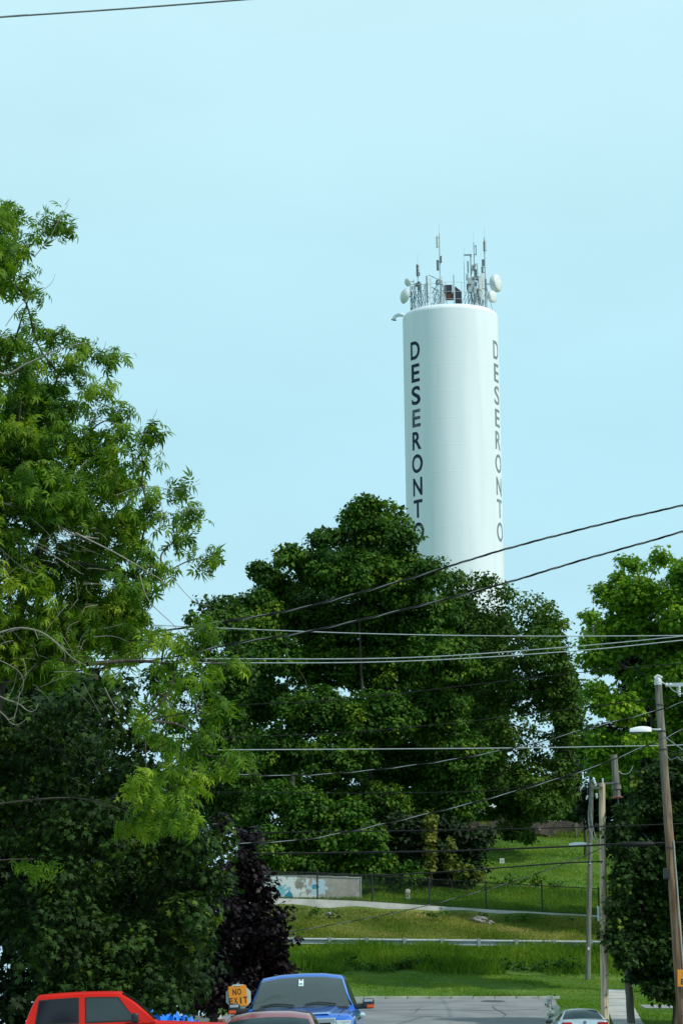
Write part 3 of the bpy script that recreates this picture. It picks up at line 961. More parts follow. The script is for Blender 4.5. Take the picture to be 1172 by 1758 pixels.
def dish(label, u, v, rpx, dirv, dy, drum, mast_dx):
    y = TY + dy
    c = P(u, v, y)
    r_ = rpx * SP
    zr = roof_z(c.x + mast_dx, y)
    o = thing('dish_antenna', label, 'dish antenna', (c.x + mast_dx, y, zr), 'dish antennas on the tower roof')
    d = Vector(dirv).normalized()
    if drum:
        pr = [(0, -0.5 * r_), (r_ * 0.35, -0.48 * r_), (r_ * 0.7, -0.34 * r_), (r_, -0.05 * r_), (r_, 0.4 * r_), (r_ * 0.96, 0.46 * r_), (r_ * 0.6, 0.53 * r_), (0, 0.56 * r_)]
    else:
        pr = [(0, -0.45 * r_), (r_ * 0.4, -0.4 * r_), (r_ * 0.8, -0.16 * r_), (r_, 0.04 * r_), (r_ * 0.99, 0.09 * r_), (r_ * 0.75, 0.3 * r_), (r_ * 0.4, 0.45 * r_), (0, 0.5 * r_)]
    MB().lathe(pr, c, axis=d, n=28).build('reflector', M['radome'], o, smooth=50)
    b0 = Vector(c) - d * 0.45 * r_
    MB().tube([b0, (c.x + mast_dx, y, b0.z)], 0.05, 8).build('mount', M['grey_paint'], o)
    MB().tube([(c.x + mast_dx, y, zr - .02), (c.x + mast_dx, y, c.z + r_ * 0.6)], 0.05, 8).build('mast', M['grey_paint'], o)
    return o


dish('largest white drum dish on the right rim facing right', 848.5, 487, 15.5, (0.85, -0.42, 0.05), 0.3, True, -0.75)
dish('white dish just below the large right drum dish', 843, 510, 10.5, (0.75, -0.6, 0.0), -0.9, True, -0.55)
dish('white round dish on the left rim facing left', 695, 508.5, 13.5, (-0.85, -0.5, 0.08), -0.8, False, 0.6)
dish('small grey dish above the white left rim dish', 699.5, 484.5, 7.5, (-0.75, -0.6, -0.3), 0.2, False, 0.55)

x, y, z = on_roof(769.5, -2.2)
o = thing('equipment_cabinet', 'dark navy cabinet on a rusty base on the tower roof', 'cabinet', (x, y, z))
zc = lambda v: P(769.5, v, y).z
MB().box((x - 0.06, y, (zc(504) + zc(490)) / 2), (13 * SP, 0.5, zc(490) - zc(504))).build('cabinet', M['navy_box'], o, bevel=0.03)
MB().box((x + 0.08, y, (zc(512.5) + zc(505)) / 2 - 0.05), (15 * SP, 0.6, zc(505) - zc(512.5) + 0.1)).build('base', M['rust_box'], o, bevel=0.02)
MB().box((x + 0.42, y - 0.05, (zc(503) + zc(489)) / 2), (4 * SP, 0.45, zc(489) - zc(503))).build('side_box', M['pale_panel'], o, bevel=0.02)
x, y, z = on_roof(786, 0.3)
o = thing('roof_hatch', 'dark wedge shaped hatch behind the railing on the tower roof', 'hatch', (x, y, z))
zc = lambda v: P(786, v, y).z
za, zb = zc(501), zc(491)
MB().add([(x - .28, y, z - .05), (x + .3, y, z - .05), (x + .3, y, za + .03), (x - .28, y, zb), (x - .28, y + .5, z - .05), (x + .3, y + .5, z - .05), (x + .3, y + .5, za + .03), (x - .28, y + .5, zb)], [(0, 1, 2, 3), (7, 6, 5, 4), (3, 2, 6, 7), (1, 5, 6, 2), (0, 3, 7, 4)]).build('lid', M['navy_box'], o)
MB().box((x + .12, y - 0.06, z + .1), (1.0, 0.06, 0.35)).build('frame', M['pale_panel'], o)
# railing round the front of the roof
ral = thing('roof_railing', 'thin pale railing round the middle of the tower roof', 'railing', (TX, TY, ZR_))
RR = TR - 1.3
aa = np.linspace(-155, -25, 15)
zt1, zt2 = P(780, 484, TY - RR).z, P(780, 500, TY - RR).z
for a in aa[::3]:
    px, py = TX + RR * math.cos(R(a)), TY + RR * math.sin(R(a))
    MB().tube([(px, py, roof_z(px, py)), (px, py, zt1)], 0.018, 6).build('post', M['galv'], ral)
for zz in (zt1, zt2, (zt2 + ZR_) / 2):
    MB().tube([(TX + RR * math.cos(R(a)), TY + RR * math.sin(R(a)), zz) for a in aa], 0.016, 6).build('rail', M['galv'], ral)
def roof_frame(label, us, v_top, dys, boxes, seed):
    """steel frame with crossing struts, carrying small radio boxes"""
    r_ = random.Random(seed)
    P0 = [on_roof(u, dy) for u, dy in zip(us, dys)]
    o = thing('antenna_scaffold', label, 'antenna scaffold', P0[0], 'antenna scaffolds on the tower roof')
    tops = [P(u, v_top, TY + dy) for u, dy in zip(us, dys)]
    for b_, t_ in zip(P0, tops):
        MB().tube([b_, t_], 0.035, 6).build('upright', M['grey_paint'], o)
    for i in range(len(us) - 1):
        b0, b1, t0_, t1_ = Vector(P0[i]), Vector(P0[i + 1]), tops[i], tops[i + 1]
        for q in (0.35, 0.7, 0.97):
            MB().tube([b0.lerp(t0_, q), b1.lerp(t1_, q)], 0.025, 6).build('cross_rail', M['grey_paint'], o)
        for (qa, qb) in ((0.02, 0.7), (0.7, 0.05), (0.35, 0.97)):
            MB().tube([b0.lerp(t0_, qa), b1.lerp(t1_, qb)], 0.022, 6).build('strut', M['dark_grey'], o)
    for (u, v, wd, ht, mk) in boxes:
        c_ = P(u, v, TY + dys[0] - 0.25)
        MB().box(c_, (wd * SP, 0.22, ht * SP)).build('radio_box', M[mk], o, bevel=0.02)
        MB().tube(spline([c_ - Vector((0, 0, ht * SP * .5)), c_ + Vector((r_.uniform(-.2, .2), 0.05, -ht * SP * .5 - .3)), (c_.x + r_.uniform(-.3, .3), c_.y + .1, roof_z(c_.x, c_.y) + .02)], 4), 0.018, 5).build('feed_cable', M['dark_grey'], o)
    return o


roof_frame('low braced frame with small boxes behind the left rim dish', [704, 712, 722, 729], 487, [-1.0, -1.6, -2.0, -2.3], [(707, 494, 3, 6, 'grey_paint'), (714, 489, 4, 6, 'dark_grey'), (721, 497, 4.5, 8, 'grey_paint'), (722, 487, 3, 4, 'pale_panel'), (711, 511, 4, 4, 'dark_grey')], 3)
roof_frame('braced frame crowded with small boxes inside the right cluster', [803, 812, 821, 829], 476, [-2.4, -2.3, -2.0, -1.7], [(806, 484, 6, 7, 'grey_paint'), (807, 497, 6, 9, 'grey_paint'), (816, 487, 4, 6, 'dark_grey'), (818, 500, 5, 9, 'dark_grey'), (824, 492, 4, 12, 'pale_panel'), (829, 486, 4.5, 20, 'pale_panel'), (828, 506, 4.5, 18, 'pale_panel'), (812, 478, 4, 5, 'dark_grey'), (821, 512, 3, 6, 'dark_grey')], 5)
roof_frame('low frame of thin pipes left of the dark cabinet', [744, 752, 760], 497, [-2.6, -2.7, -2.7], [(749, 486, 3.4, 6, 'dark_grey'), (757, 478, 4, 9, 'pale_panel')], 7)
# lattice of cross braces tying masts together
for (lab, pts_) in (('slanting pipe arm left of the tall roof mast', [(735, 472, -2.4), (757, 482, -2.4)]),
                    ('low slanting cable tray pipe left of the dark cabinet', [(741, 493, -2.4), (762, 507, -2.6)]),
                    ('dark kinked strut pipe beside the pale panel posts', [(741, 504, -2.4), (751, 487, -2.4), (760, 488, -2.4)])):
    q = [P(u, v, TY + dy) for u, v, dy in pts_]
    base = Vector((q[-1].x, q[-1].y, roof_z(q[-1].x, q[-1].y)))
    o = thing('strut', lab, 'strut', base)
    MB().tube(q, 0.04, 6).build('arm', M['grey_paint'], o)
    MB().tube([base, q[-1]], 0.035, 6).build('leg', M['grey_paint'], o)

# ------------------------------------------------------------------ utility poles
def pole(label, u0, v0, u1, v1, y, r0, r1, m, extra=1.0, n=14, name='utility_pole', base_z=None):
    a, c = P(u0, v0, y), P(u1, v1, y)
    d = (c - a).normalized()
    z_end = zs(c.x, y) - 0.3 if base_z is None else base_z
    tt = (z_end - a.z) / d.z
    e_ = a + d * tt
    o = thing(name, label, 'utility pole', (e_.x, e_.y, z_end + (0.3 if base_z is None else 0)))
    k = 26
    pts = [e_.lerp(a, i / k) + Vector((rng.normal(0, .004), rng.normal(0, .004), 0)) for i in range(k + 1)]
    rr = [r1 + (r0 - r1) * i / k for i in range(k + 1)]
    MB().tube(pts, rr, n).build('shaft', m, o, smooth=50)
    for k in range(9):
        q = rng.uniform(0.05, 0.95)
        pp_ = e_.lerp(a, q)
        rr_ = r1 + (r0 - r1) * q
        an = rng.uniform(-1.1, 1.1)
        ax_ = Vector((math.sin(an), -math.cos(an), 0))
        s_ = rng.uniform(0.02, 0.045)
        MB().lathe([(0, 0.012), (s_ * .5, 0.012), (s_, 0.0), (s_, -0.02)], pp_ + ax_ * (rr_ - 0.004), axis=ax_, n=9).build('knot', M['pole_dark'], o)
    return o, a, d


def band(o, p, d, r_, m, h=0.05):
    MB().lathe([(r_, -h), (r_ + 0.012, -h), (r_ + 0.012, h), (r_, h)], p, axis=d, n=14).build('band', m, o)


big, ba, bd = pole('nearest brown wooden pole leaning at the right edge', 1128.5, 1169, 1170, 1735, 80, 0.098, 0.165, M['pole_brown'])
at_v = lambda a, d, v0, v, y: a + d * ((v - v0) / F * a.length / abs(d.z) * 1.0)
for v in (1210, 1255, 1286, 1452):
    p = at_v(ba, bd, 1169, v, 80)
    band(big, p, bd, 0.104 + (v - 1169) * 0.00011, M['tar'], 0.02)
MB().lathe([(0.105, -0.12), (0.11, -0.12), (0.11, 0.02), (0.06, 0.1), (0.0, 0.12)], ba, axis=-bd, n=14).build('top_cap', M['galv'], big, smooth=40)
p = ba + Vector((0, 0, 0.08))
MB().tube(spline([p + Vector((-0.1, 0, 0)), p + Vector((0, 0, 0.07)), p + Vector((0.12, 0, 0.0))], 4), 0.035, 6).build('ridge_pin', M['porcelain'], big)
p = at_v(ba, bd, 1169, 1492, 80)
MB().box(p + Vector((-0.16, -0.02, -0.05)), (0.16, 0.18, 0.3)).build('terminal_box', M['black_plastic'], big, bevel=0.02)
p0, p1 = at_v(ba, bd, 1169, 1440, 80), at_v(ba, bd, 1169, 1700, 80)
MB().tube([p0 + Vector((0.1, -0.13, 0)), p1 + Vector((0.1, -0.17, 0))], 0.016, 6).build('conduit', M['cable_bare'], big)

new, na, nda = pole('pale tan straight wooden pole behind the silver car', 1032.5, 1345, 1037.5, 1745, 108, 0.115, 0.155, M['pole_tan'])
for v in (1668, 1700, 1588, 1720):
    pp = at_v(na, nda, 1345, v, 108)
    MB().lathe([(0.03, 0), (0.03, 0.03), (0, 0.035)], pp + Vector((0.05, -0.145, 0)), axis=(0, -1, 0), n=8).build('bolt', M['tar'], new)
far_, fa, fd = pole('slim grey far pole rising from the tall grass', 1015.5, 1274, 1009, 1640, 138, 0.1, 0.125, M['pole_grey'])
MB().lathe([(0.11, 0), (0.11, 0.12), (0.0, 0.14)], fa + Vector((0, 0, 0.0)), n=12).build('top_cap', M['cream'], far_)
for v, m_ in ((1478, 'porcelain'), (1622, 'porcelain')):
    pp = at_v(fa, fd, 1274, v, 138)
    MB().box(pp + Vector((0.0, -0.13, 0)), (0.08, 0.02, 0.13)).build('number_plate', M[m_], far_)
old, oa, od = pole('weathered dark pole half hidden by the right tree', 1066, 1512, 1082, 1745, 112.5, 0.12, 0.16, M['pole_dark'])
p0 = at_v(oa, od, 1512, 1668, 112.5)
p1 = at_v(oa, od, 1512, 1690, 112.5)
MB().bar(p0 + Vector((0.12, -0.1, 0)), p1 + Vector((0.13, -0.1, 0)), 0.05, 0.05).build('marker_strip', M['white_plastic'], old)
p2 = at_v(oa, od, 1512, 1530, 112.5)
MB().box(p2 + Vector((-0.22, -0.08, 0)), (0.22, 0.15, 0.16)).build('terminal_box', M['black_plastic'], old, bevel=0.02)

# cut-off pole top carried on a thin steel standpipe, tied by a crossarm to the tan pole
sa, sb = P(1053, 1296, 112.9), P(1058.5, 1369, 112.9)
foot = P(1081, 1752, 112.9)
zg = zs(foot.x, 112.9)
stub = thing('pole_stub', 'thick grey cut-off pole top with a rusty plate at its lower end', 'utility pole', (foot.x, 112.9, zg))
sdv = (sa - sb).normalized()
MB().tube([sb.lerp(sa, i / 8) for i in range(9)], [0.15 - 0.003 * i for i in range(9)], 14).build('shaft', M['pole_grey'], stub, smooth=50)
MB().lathe([(0.0, -0.03), (0.24, -0.03), (0.25, 0.0), (0.16, 0.05)], sb, axis=sdv, n=16).build('end_plate', M['rust_plate'], stub, smooth=40)
p = sb.lerp(sa, 0.32)
band(stub, p, sdv, 0.15, M['tar'], 0.03)
p = sb.lerp(sa, 0.24)
MB().lathe([(0.15, -0.09), (0.19, -0.09), (0.19, 0.09), (0.15, 0.09)], p, axis=sdv, n=14).build('collar', M['pole_grey'], stub)
MB().tube([sb + Vector((0.04, 0, 0)), P(1062, 1410, 112.9), foot + Vector((0, 0, -0.3))], 0.018, 8).build('standpipe', M['post_steel'], stub)
lp = sb.lerp(sa, 0.62)
MB().tube(spline([lp + Vector((0.14, 0, 0)), lp + Vector((0.3, 0, -0.12)), lp + Vector((0.55, 0, -0.08)), lp + Vector((0.72, 0, 0.2))], 6), 0.012, 5).build('loose_wire', M['cable_bare'], stub)
# crossarm with insulators
ca, cb = P(1018, 1346, 108.2), P(1052, 1344, 112.6)
o = thing('crossarm', 'short dark crossarm with white insulators joining the two pole tops', 'crossarm', na + Vector((0, 0, -0.1)))
MB().bar(ca, cb, 0.07, 0.08).build('arm', M['tar'], o)
MB().bar(P(1014, 1354, 108.0), P(1034, 1352, 107.8), 0.06, 0.07).build('lower_arm', M['pole_grey'], o)


def insulator(parent, p, d, L, r_):
    pr = [(r_ * .4, 0)]
    for k in range(4):
        z = L * (k + 0.5) / 4.5
        pr += [(r_ * 0.45, z - L * .06), (r_, z), (r_ * 0.45, z + L * .06)]
    pr += [(r_ * 0.3, L), (0, L)]
    return MB().lathe(pr, p, axis=d, n=12).build('insulator', M['porcelain'], parent, smooth=60)


insulator(o, P(1022.5, 1350, 107.9), (-0.3, 0, 1), 0.36, 0.075)
insulator(o, P(1034, 1345, 108), (0, 0, 1), 0.2, 0.05)
insulator(o, P(1001, 1348, 107.9), (-0.7, 0, -0.9), 0.0 + 0.2, 0.06)
MB().bar(P(998, 1347, 107.9), P(1016, 1353, 108.0), 0.025, 0.025).build('bracket', M['tar'], o)
insulator(o, P(1023, 1362, 107.9), (0.1, 0, -1), 0.2, 0.07)
insulator(o, P(1008, 1366, 107.9), (-0.4, 0, -1), 0.16, 0.06)
MB().bar(P(1008, 1354, 107.9), P(1008, 1367, 107.9), 0.02, 0.02).build('bracket', M['tar'], o)
# guy wires at the far pole
for lab, pts_ in (('slack pale guy wire down the left of the far pole', [(1015, 1355), (1009, 1392), (1011, 1420), (1018, 1440), (1024, 1450)]),
                  ('thin pale guy wire right of the far pole', [(1014, 1360), (1013.5, 1395), (1019, 1428), (1026, 1449)])):
    q = [P(u, v, 137.5 - 29 * i / (len(pts_) - 1)) for i, (u, v) in enumerate(pts_)]
    o = MB().tube(spline(q, 6), 0.013, 5).build('guy_wire', M['cable_grey'])
    centre(o, q[0])
    tag(o, lab, 'wire', 'guy wires at the far pole')

# street lamps
def street_lamp(label, u0, u1, v, y, up, ue, ve):
    a, c = P(u0, v, y), P(u1, v, y)
    L = c.x - a.x
    e_ = P(ue, ve, y + up)
    o = thing('street_lamp', label, 'street lamp', e_, 'street lamps on wooden poles')
    MB().tube(spline([c + Vector((-0.05, 0, 0.03)), c + Vector((0.15, 0.0, 0.02)), e_.lerp(c, 0.4), e_], 5), 0.028, 8).build('arm', M['grey_paint'], o, smooth=50)
    rows = []
    for i in range(11):
        q = i / 10
        hw = 0.145 * (0.35 + 0.65 * math.sin(math.pi * min(1, 0.12 + q * 0.75)))
        if i == 10:
            hw *= 0.75
        hh = 0.15 * (0.25 + 0.75 * math.sin(math.pi * (0.15 + q * 0.6)))
        x = a.x + L * q
        rows.append([(x, y + hw * math.cos(t_), a.z - 0.05 + hh * max(0, math.sin(t_)) ** 0.8 * 1.1) for t_ in np.linspace(0, math.pi, 11)])
    hd = MB().grid(rows)
    hd.add([rows[0][k] for k in range(11)], [tuple(range(11))])
    hd.add([rows[-1][k] for k in range(11)], [tuple(range(11))[::-1]])
    hd.build('lamp_head', M['lamp_white'], o, smooth=60)
    rows = []
    for i in range(7):
        q = i / 6
        x = a.x + L * (0.04 + 0.62 * q)
        hw = 0.125 * math.sin(math.pi * (0.15 + 0.7 * q))
        rows.append([(x, y + hw * math.cos(t_), a.z - 0.052 - 0.05 * math.sin(t_) * math.sin(math.pi * (0.1 + .8 * q))) for t_ in np.linspace(0, math.pi, 9)])
    MB().grid(rows).build('lens', M['lamp_lens'], o, smooth=60)
    return o


street_lamp('white street lamp head on the arm of the nearest leaning pole', 1080, 1117, 1254, 79.6, 0.3, 1133, 1252)
street_lamp('pale street lamp head left of the far pole above the lawn', 976, 1006, 1450, 136, 1.8, 1013, 1449)

# line hardware dead-ended beside the nearest pole top
o = thing('insulator_string', 'grey insulator string with a hanging white arrester beside the nearest pole top', 'insulator', P(1146, 1176, 80))
MB().bar(P(1146, 1176, 80), P(1230, 1173, 80), 0.08, 0.1).build('bar', M['grey_paint'], o)
MB().lathe([(0.0, 0), (0.06, 0.01), (0.06, 0.06), (0.03, 0.08), (0.06, 0.12), (0.06, 0.18), (0, 0.2)], P(1141, 1176, 80), axis=(1, 0, 0), n=10).build('end_fitting', M['porcelain'], o, smooth=50)
insulator(o, P(1165.5, 1178, 79.9), (0, 0, -1), 0.3, 0.045)
insulator(o, P(1163, 1178, 80.05), (0, 0, -1), 0.26, 0.04)
MB().tube(spline([P(1147, 1177, 79.9), P(1154, 1185, 79.9), P(1165, 1190, 79.9), P(1180, 1191, 79.9)], 6), 0.014, 5).build('jumper', M['cable_bare'], o)
MB().tube(spline([P(1130, 1167, 80), P(1137, 1172, 80), P(1143, 1176, 80)], 5), 0.014, 5).build('tie_wire', M['cable_bare'], o)

# ------------------------------------------------------------------ cables
def cable_pts(px):
    q = [P(u, v, y) for u, v, y in px]
    if px[0][0] <= -60:                 # runs on past the frame
        q.insert(0, q[0] + (q[0] - q[1]).normalized() * 16)
    if px[-1][0] >= 1300:
        q.append(q[-1] + (q[-1] - q[-2]).normalized() * 16)
    return spline(q, 14)


def wire(label, px, r_, m, group='overhead cables'):
    q = cable_pts(px)
    o = MB().tube(q, r_, 6).build('overhead_cable', M[m], smooth=70)
    centre(o, q[len(q) // 2])
    return tag(o, label, 'cable', group)


def twisted(label, px, r_, pitch, bare='cable_bare', group='overhead cables'):
    q = cable_pts(px)
    # resample evenly
    L = [0]
    for i in range(1, len(q)):
        L.append(L[-1] + (q[i] - q[i - 1]).length)
    n = int(L[-1] / pitch * 12)
    ls = np.linspace(0, L[-1], n)
    X = np.stack([np.interp(ls, L, [p[k] for p in q]) for k in range(3)], 1)
    o = thing('overhead_cable', label, 'cable', X[n // 2], group)
    T = np.gradient(X, axis=0)
    T /= np.linalg.norm(T, axis=1)[:, None]
    U = np.cross(T, (0, 0, 1))
    U /= np.linalg.norm(U, axis=1)[:, None]
    V = np.cross(U, T)
    for k, (nm, mk, rr) in enumerate((('insulated_strand', 'cable_black', r_ * 0.62), ('insulated_strand', 'cable_black', r_ * 0.62), ('bare_strand', bare, r_ * 0.5))):
        a = 2 * math.pi * (ls / pitch) + k * 2 * math.pi / 3
        S = X + (U * np.cos(a)[:, None] + V * np.sin(a)[:, None]) * r_ * 0.62
        MB().tube([Vector(p) for p in S], rr, 5).build(nm, M[mk], o, smooth=70)
    return o


wire('lone grey wire crossing the sky at the top left corner', [(-120, 39, 40), (0, 29.5, 40), (200, 16, 40), (410, 0, 40), (620, -17, 40)], 0.0135, 'cable_grey')
twisted('upper thick twisted black cable sweeping across the tower foot', [(-160, 1120, 62), (60, 1107, 61), (245, 1087, 60), (380, 1068, 60), (520, 1043, 60), (690, 997, 60), (870, 942, 60), (1060, 893, 60), (1172, 867, 60), (1300, 832, 60)], 0.021, 0.95, bare='cable_grey')
twisted('lower thick twisted black cable rising towards the right edge', [(-160, 1170, 62), (100, 1155, 61), (280, 1131, 60), (400, 1105, 60), (535, 1083, 60), (740, 1035, 60), (870, 1000, 60), (1000, 961, 60), (1172, 912, 60), (1300, 868, 60)], 0.021, 0.95, bare='cable_grey')
wire('upper of three thin pale wires, dipping gently to the right', [(-60, 1062, 84), (215, 1071, 84), (370, 1078, 84), (640, 1088, 84), (900, 1092, 84), (1172, 1091, 84), (1300, 1087, 84)], 0.0145, 'cable_bare')
wire('middle of three thin pale wires, rising to the right', [(-60, 1128, 84), (385, 1131, 84), (700, 1129, 84), (970, 1111, 84), (1172, 1092, 83.5), (1300, 1077, 84)], 0.0155, 'cable_bare')
wire('lowest of three thin pale wires, below the middle one', [(-60, 1133, 82), (405, 1138, 82), (700, 1135, 82), (980, 1118, 82), (1172, 1099, 82), (1300, 1086, 82)], 0.0155, 'cable_bare')
wire('level pale wire passing the far pole top', [(-60, 1291, 96), (290, 1288, 96), (640, 1286, 96), (900, 1284, 96), (1015, 1282, 96), (1130, 1280, 96), (1172, 1279, 96), (1300, 1276, 96)], 0.017, 'cable_bare')
twisted('upper twisted cable with dashed glints rising past the nearest pole', [(-60, 1322, 78), (280, 1328, 78), (400, 1330, 78), (520, 1331, 78), (640, 1322, 78), (770, 1305, 78), (900, 1280, 78), (1000, 1253, 78), (1130, 1219, 78.6), (1172, 1205, 78), (1300, 1160, 78)], 0.016, 1.15)
twisted('lower twisted cable with dashed glints rising past the nearest pole', [(-60, 1430, 76), (190, 1450, 76), (290, 1454, 76), (440, 1447, 76), (545, 1438, 76), (700, 1405, 76), (850, 1368, 76), (1010, 1320, 76), (1090, 1288, 76), (1140, 1268, 76), (1172, 1252, 76), (1300, 1195, 76)], 0.017, 1.2)
wire('upper dark cable running level above the painted wall', [(-60, 1434, 92), (380, 1430, 92), (640, 1427, 92), (830, 1424, 92), (1000, 1420, 92), (1172, 1414, 92), (1300, 1409, 92)], 0.019, 'cable_black')
wire('thicker dark cable running level below the far street lamp', [(-60, 1465, 90), (380, 1466, 90), (640, 1463, 90), (800, 1460, 90), (1000, 1452, 90), (1060, 1449, 90), (1172, 1446, 90), (1300, 1442, 90)], 0.029, 'cable_black')
wire('dark cable just above the painted wall reaching the tan pole', [(-60, 1494, 107.5), (300, 1497, 107.5), (460, 1501, 107.5), (640, 1502, 107.5), (740, 1498, 107.5), (870, 1489, 107.5), (960, 1482, 107.5), (1034, 1479, 107.6)], 0.027, 'cable_black')
wire('faint dark wire over the right trees, upper of two', [(-60, 1216, 90), (300, 1212, 90), (560, 1203, 90), (790, 1178, 90), (990, 1155, 90), (1120, 1143, 90), (1300, 1128, 90)], 0.013, 'cable_black')
wire('faint dark wire over the right trees, lower of two', [(-60, 1275, 92), (500, 1262, 92), (740, 1245, 92), (880, 1229, 92), (1040, 1210, 92), (1172, 1193, 92), (1300, 1172, 92)], 0.013, 'cable_black')
twisted('service cable drooping across the grassy bank below the fence', [(-60, 1648, 99), (180, 1630, 100), (330, 1614, 101), (400, 1608, 102), (490, 1600, 103), (591, 1584, 104), (700, 1562, 105), (785, 1541, 106), (898, 1508, 107), (1000, 1470, 107.5), (1032, 1456, 107.7)], 0.015, 1.1, bare='cable_grey')
wire('very faint level wire across the dark middle tree', [(-60, 1362, 93), (400, 1360, 93), (620, 1362, 93), (760, 1360, 93), (860, 1356, 93), (980, 1336, 93), (1028, 1350, 107.5)], 0.011, 'cable_black')
wire('thin wire sloping down right from the nearest pole', [(1137, 1262, 79.8), (1150, 1272, 78), (1172, 1288, 76), (1300, 1380, 68)], 0.014, 'cable_grey')
wire('thin curling wire looping out to the right of the nearest pole', [(1141, 1292, 79.8), (1150, 1304, 79.5), (1163, 1300, 79), (1172, 1306, 78.5), (1230, 1316, 76)], 0.012, 'cable_grey')
p0, p1 = P(1064, 1450, 89.95), P(1122, 1449, 89.95)
o = MB().tube([p0, p0.lerp(p1, 0.08), p0.lerp(p1, 0.92), p1], [0.035, 0.085, 0.085, 0.035], 12).build('cable_splice', M['cable_black'], smooth=50)
centre(o, (p0 + p1) / 2)
tag(o, 'fat black splice case on the dark cable before the right tree', 'splice case')

# ------------------------------------------------------------------ signs
def panel(parent, name, c, wd, ht, rot, m, th=0.012, bevel=0.012):
    return MB().box(c, (wd, th, ht), rot).build(name, m, parent, bevel=bevel)


def words(parent, panel_c, rot, lines, y_off):
    for s, cx, cz, h in lines:
        for i, chs in enumerate(s):
            bm, asp = text_bm(chs, 0.02)
            wd = h * (0.62 if chs != 'I' else 0.2)
            xo = cx + (i - (len(s) - 1) / 2) * h * 0.78
            for v in bm.verts:
                q = rot @ Vector((xo + v.co.x / asp * wd, -y_off, cz - h / 2 + v.co.y * h))
                v.co = Vector(panel_c) + q - parent.location
            bm_build(bm, 'letter_' + chs.lower(), M['sign_black'], parent)


c = P(408.5, 1710, 72)
z0 = zs(c.x, 72)
o = thing('road_sign', 'orange NO EXIT sign on the back of an octagonal sign', 'road sign', (c.x, 72, z0))
rot = Matrix.Rotation(R(-5), 3, 'Y') @ Matrix.Rotation(R(4), 3, 'Z')
s = 1 / ppm(c)
MB().box((c.x, 72.08, (z0 + c.z + 0.35) / 2), (0.06, 0.06, c.z + 0.3 - z0)).build('post', M['post_steel'], o)
mb = MB()
oc = [(0.335 * math.cos(R(22.5 + 45 * k)), 0.335 * math.sin(R(22.5 + 45 * k))) for k in range(8)]
cc = c + Vector((0.01, 0.045, -0.02))
mb.add([cc + Vector((a, -0.006, b_)) for a, b_ in oc] + [cc + Vector((a, 0.006, b_)) for a, b_ in oc], [tuple(range(8)), tuple(range(8, 16))[::-1]] + [(k, 8 + k, 8 + (k + 1) % 8, (k + 1) % 8) for k in range(8)])
mb.build('octagon_panel', M['sign_back'], o)
panel(o, 'warning_panel', c, 31 * s, 35 * s, rot, M['orange'])
words(o, c, rot, [('NO', -0.015, 0.105, 0.15), ('EXIT', 0.0, -0.11, 0.155)], 0.0105)
MB().box(c + rot @ Vector((0.02, -0.005, 18.0 * s)), (9 * s, 0.03, 1.8 * s), rot).build('bracket', M['porcelain'], o)
for dz in (0.2, -0.2):
    MB().lathe([(0.012, 0), (0.012, 0.01), (0, 0.012)], c + rot @ Vector((0, -0.007, dz)), axis=(0, -1, 0), n=8).build('bolt', M['galv'], o)

c = P(1180.5, 1679.5, 79.7)
o = thing('no_exit_sign', 'orange NO EXIT sign cut by the right edge on the leaning pole', 'road sign', c)
s = 1 / ppm(c)
rot = Matrix.Rotation(R(1.5), 3, 'Y')
panel(o, 'warning_panel', c, 37 * s, 29 * s, rot, M['orange'])
words(o, c, rot, [('NO', -0.05, 0.1, 0.14), ('EXIT', 0.02, -0.095, 0.15)], 0.0105)
pp = at_v(ba, bd, 1169, 1680, 80)
MB().bar(c + Vector((-0.2, 0.02, 0.1)), pp + Vector((0.02, -0.15, 0.1)), 0.04, 0.04).build('bracket', M['post_steel'], o)
MB().bar(c + Vector((-0.2, 0.02, -0.12)), pp + Vector((0.02, -0.15, -0.12)), 0.04, 0.04).build('bracket', M['post_steel'], o)

# ------------------------------------------------------------------ foliage
def tri_fan(outline, centre_pt=(0, 0.0)):
    pts = [centre_pt] + list(outline)
    n = len(outline)
    return pts, [(0, 1 + k, 1 + (k + 1) % n) for k in range(n)]


def tmpl_maple():
    """five-lobed leaf, stalk at the origin, tip along +y"""
    out = []
    for a, r_ in ((-165, .42), (-112, .62), (-88, .40), (-54, .88), (-26, .46), (0, 1.0), (26, .46), (54, .88), (88, .40), (112, .62), (165, .42)):
        out.append((r_ * .62 * math.sin(R(a)), 0.38 + r_ * .62 * math.cos(R(a))))
    pts, tr_ = tri_fan(out, (0, 0.36))
    return np.array([(x, y, -0.35 * x * x - 0.22 * y * y + (0.05 if i == 0 else 0)) for i, (x, y) in enumerate(pts)]), np.array(tr_)


def tmpl_compound():
    """drooping spray of seven pointed leaflets"""
    V, T = [], []
    for k, (a, L, y0) in enumerate(((0, .62, .42), (-38, .55, .34), (38, .55, .34), (-72, .5, .2), (72, .5, .2), (-104, .38, .1), (104, .38, .1))):
        d = np.array((math.sin(R(a)), math.cos(R(a))))
        s = np.array((d[1], -d[0]))
        o = len(V)
        for q, wd in ((0, 0), (.35, .115), (.6, .10), (1, 0), (.35, -.115), (.6, -.10)):
            p = np.array((0, y0)) + d * L * q + s * L * wd * 1.25
            V.append((p[0], p[1], -0.42 * (L * q) ** 2 * 1.6 + (0.0 if wd == 0 else 0.03) - 0.3 * p[1] ** 2 - .18 * abs(p[0]) * q))
        T += [(o, o + 1, o + 4), (o + 1, o + 2, o + 4), (o + 2, o + 5, o + 4), (o + 2, o + 3, o + 5)]
    return np.array(V), np.array(T)


def tmpl_quad():
    return np.array([(0, 0, 0), (0.36, 0.45, 0.10), (0, 1.0, -0.12), (-0.36, 0.45, 0.10)]), np.array([(0, 1, 3), (1, 2, 3)])


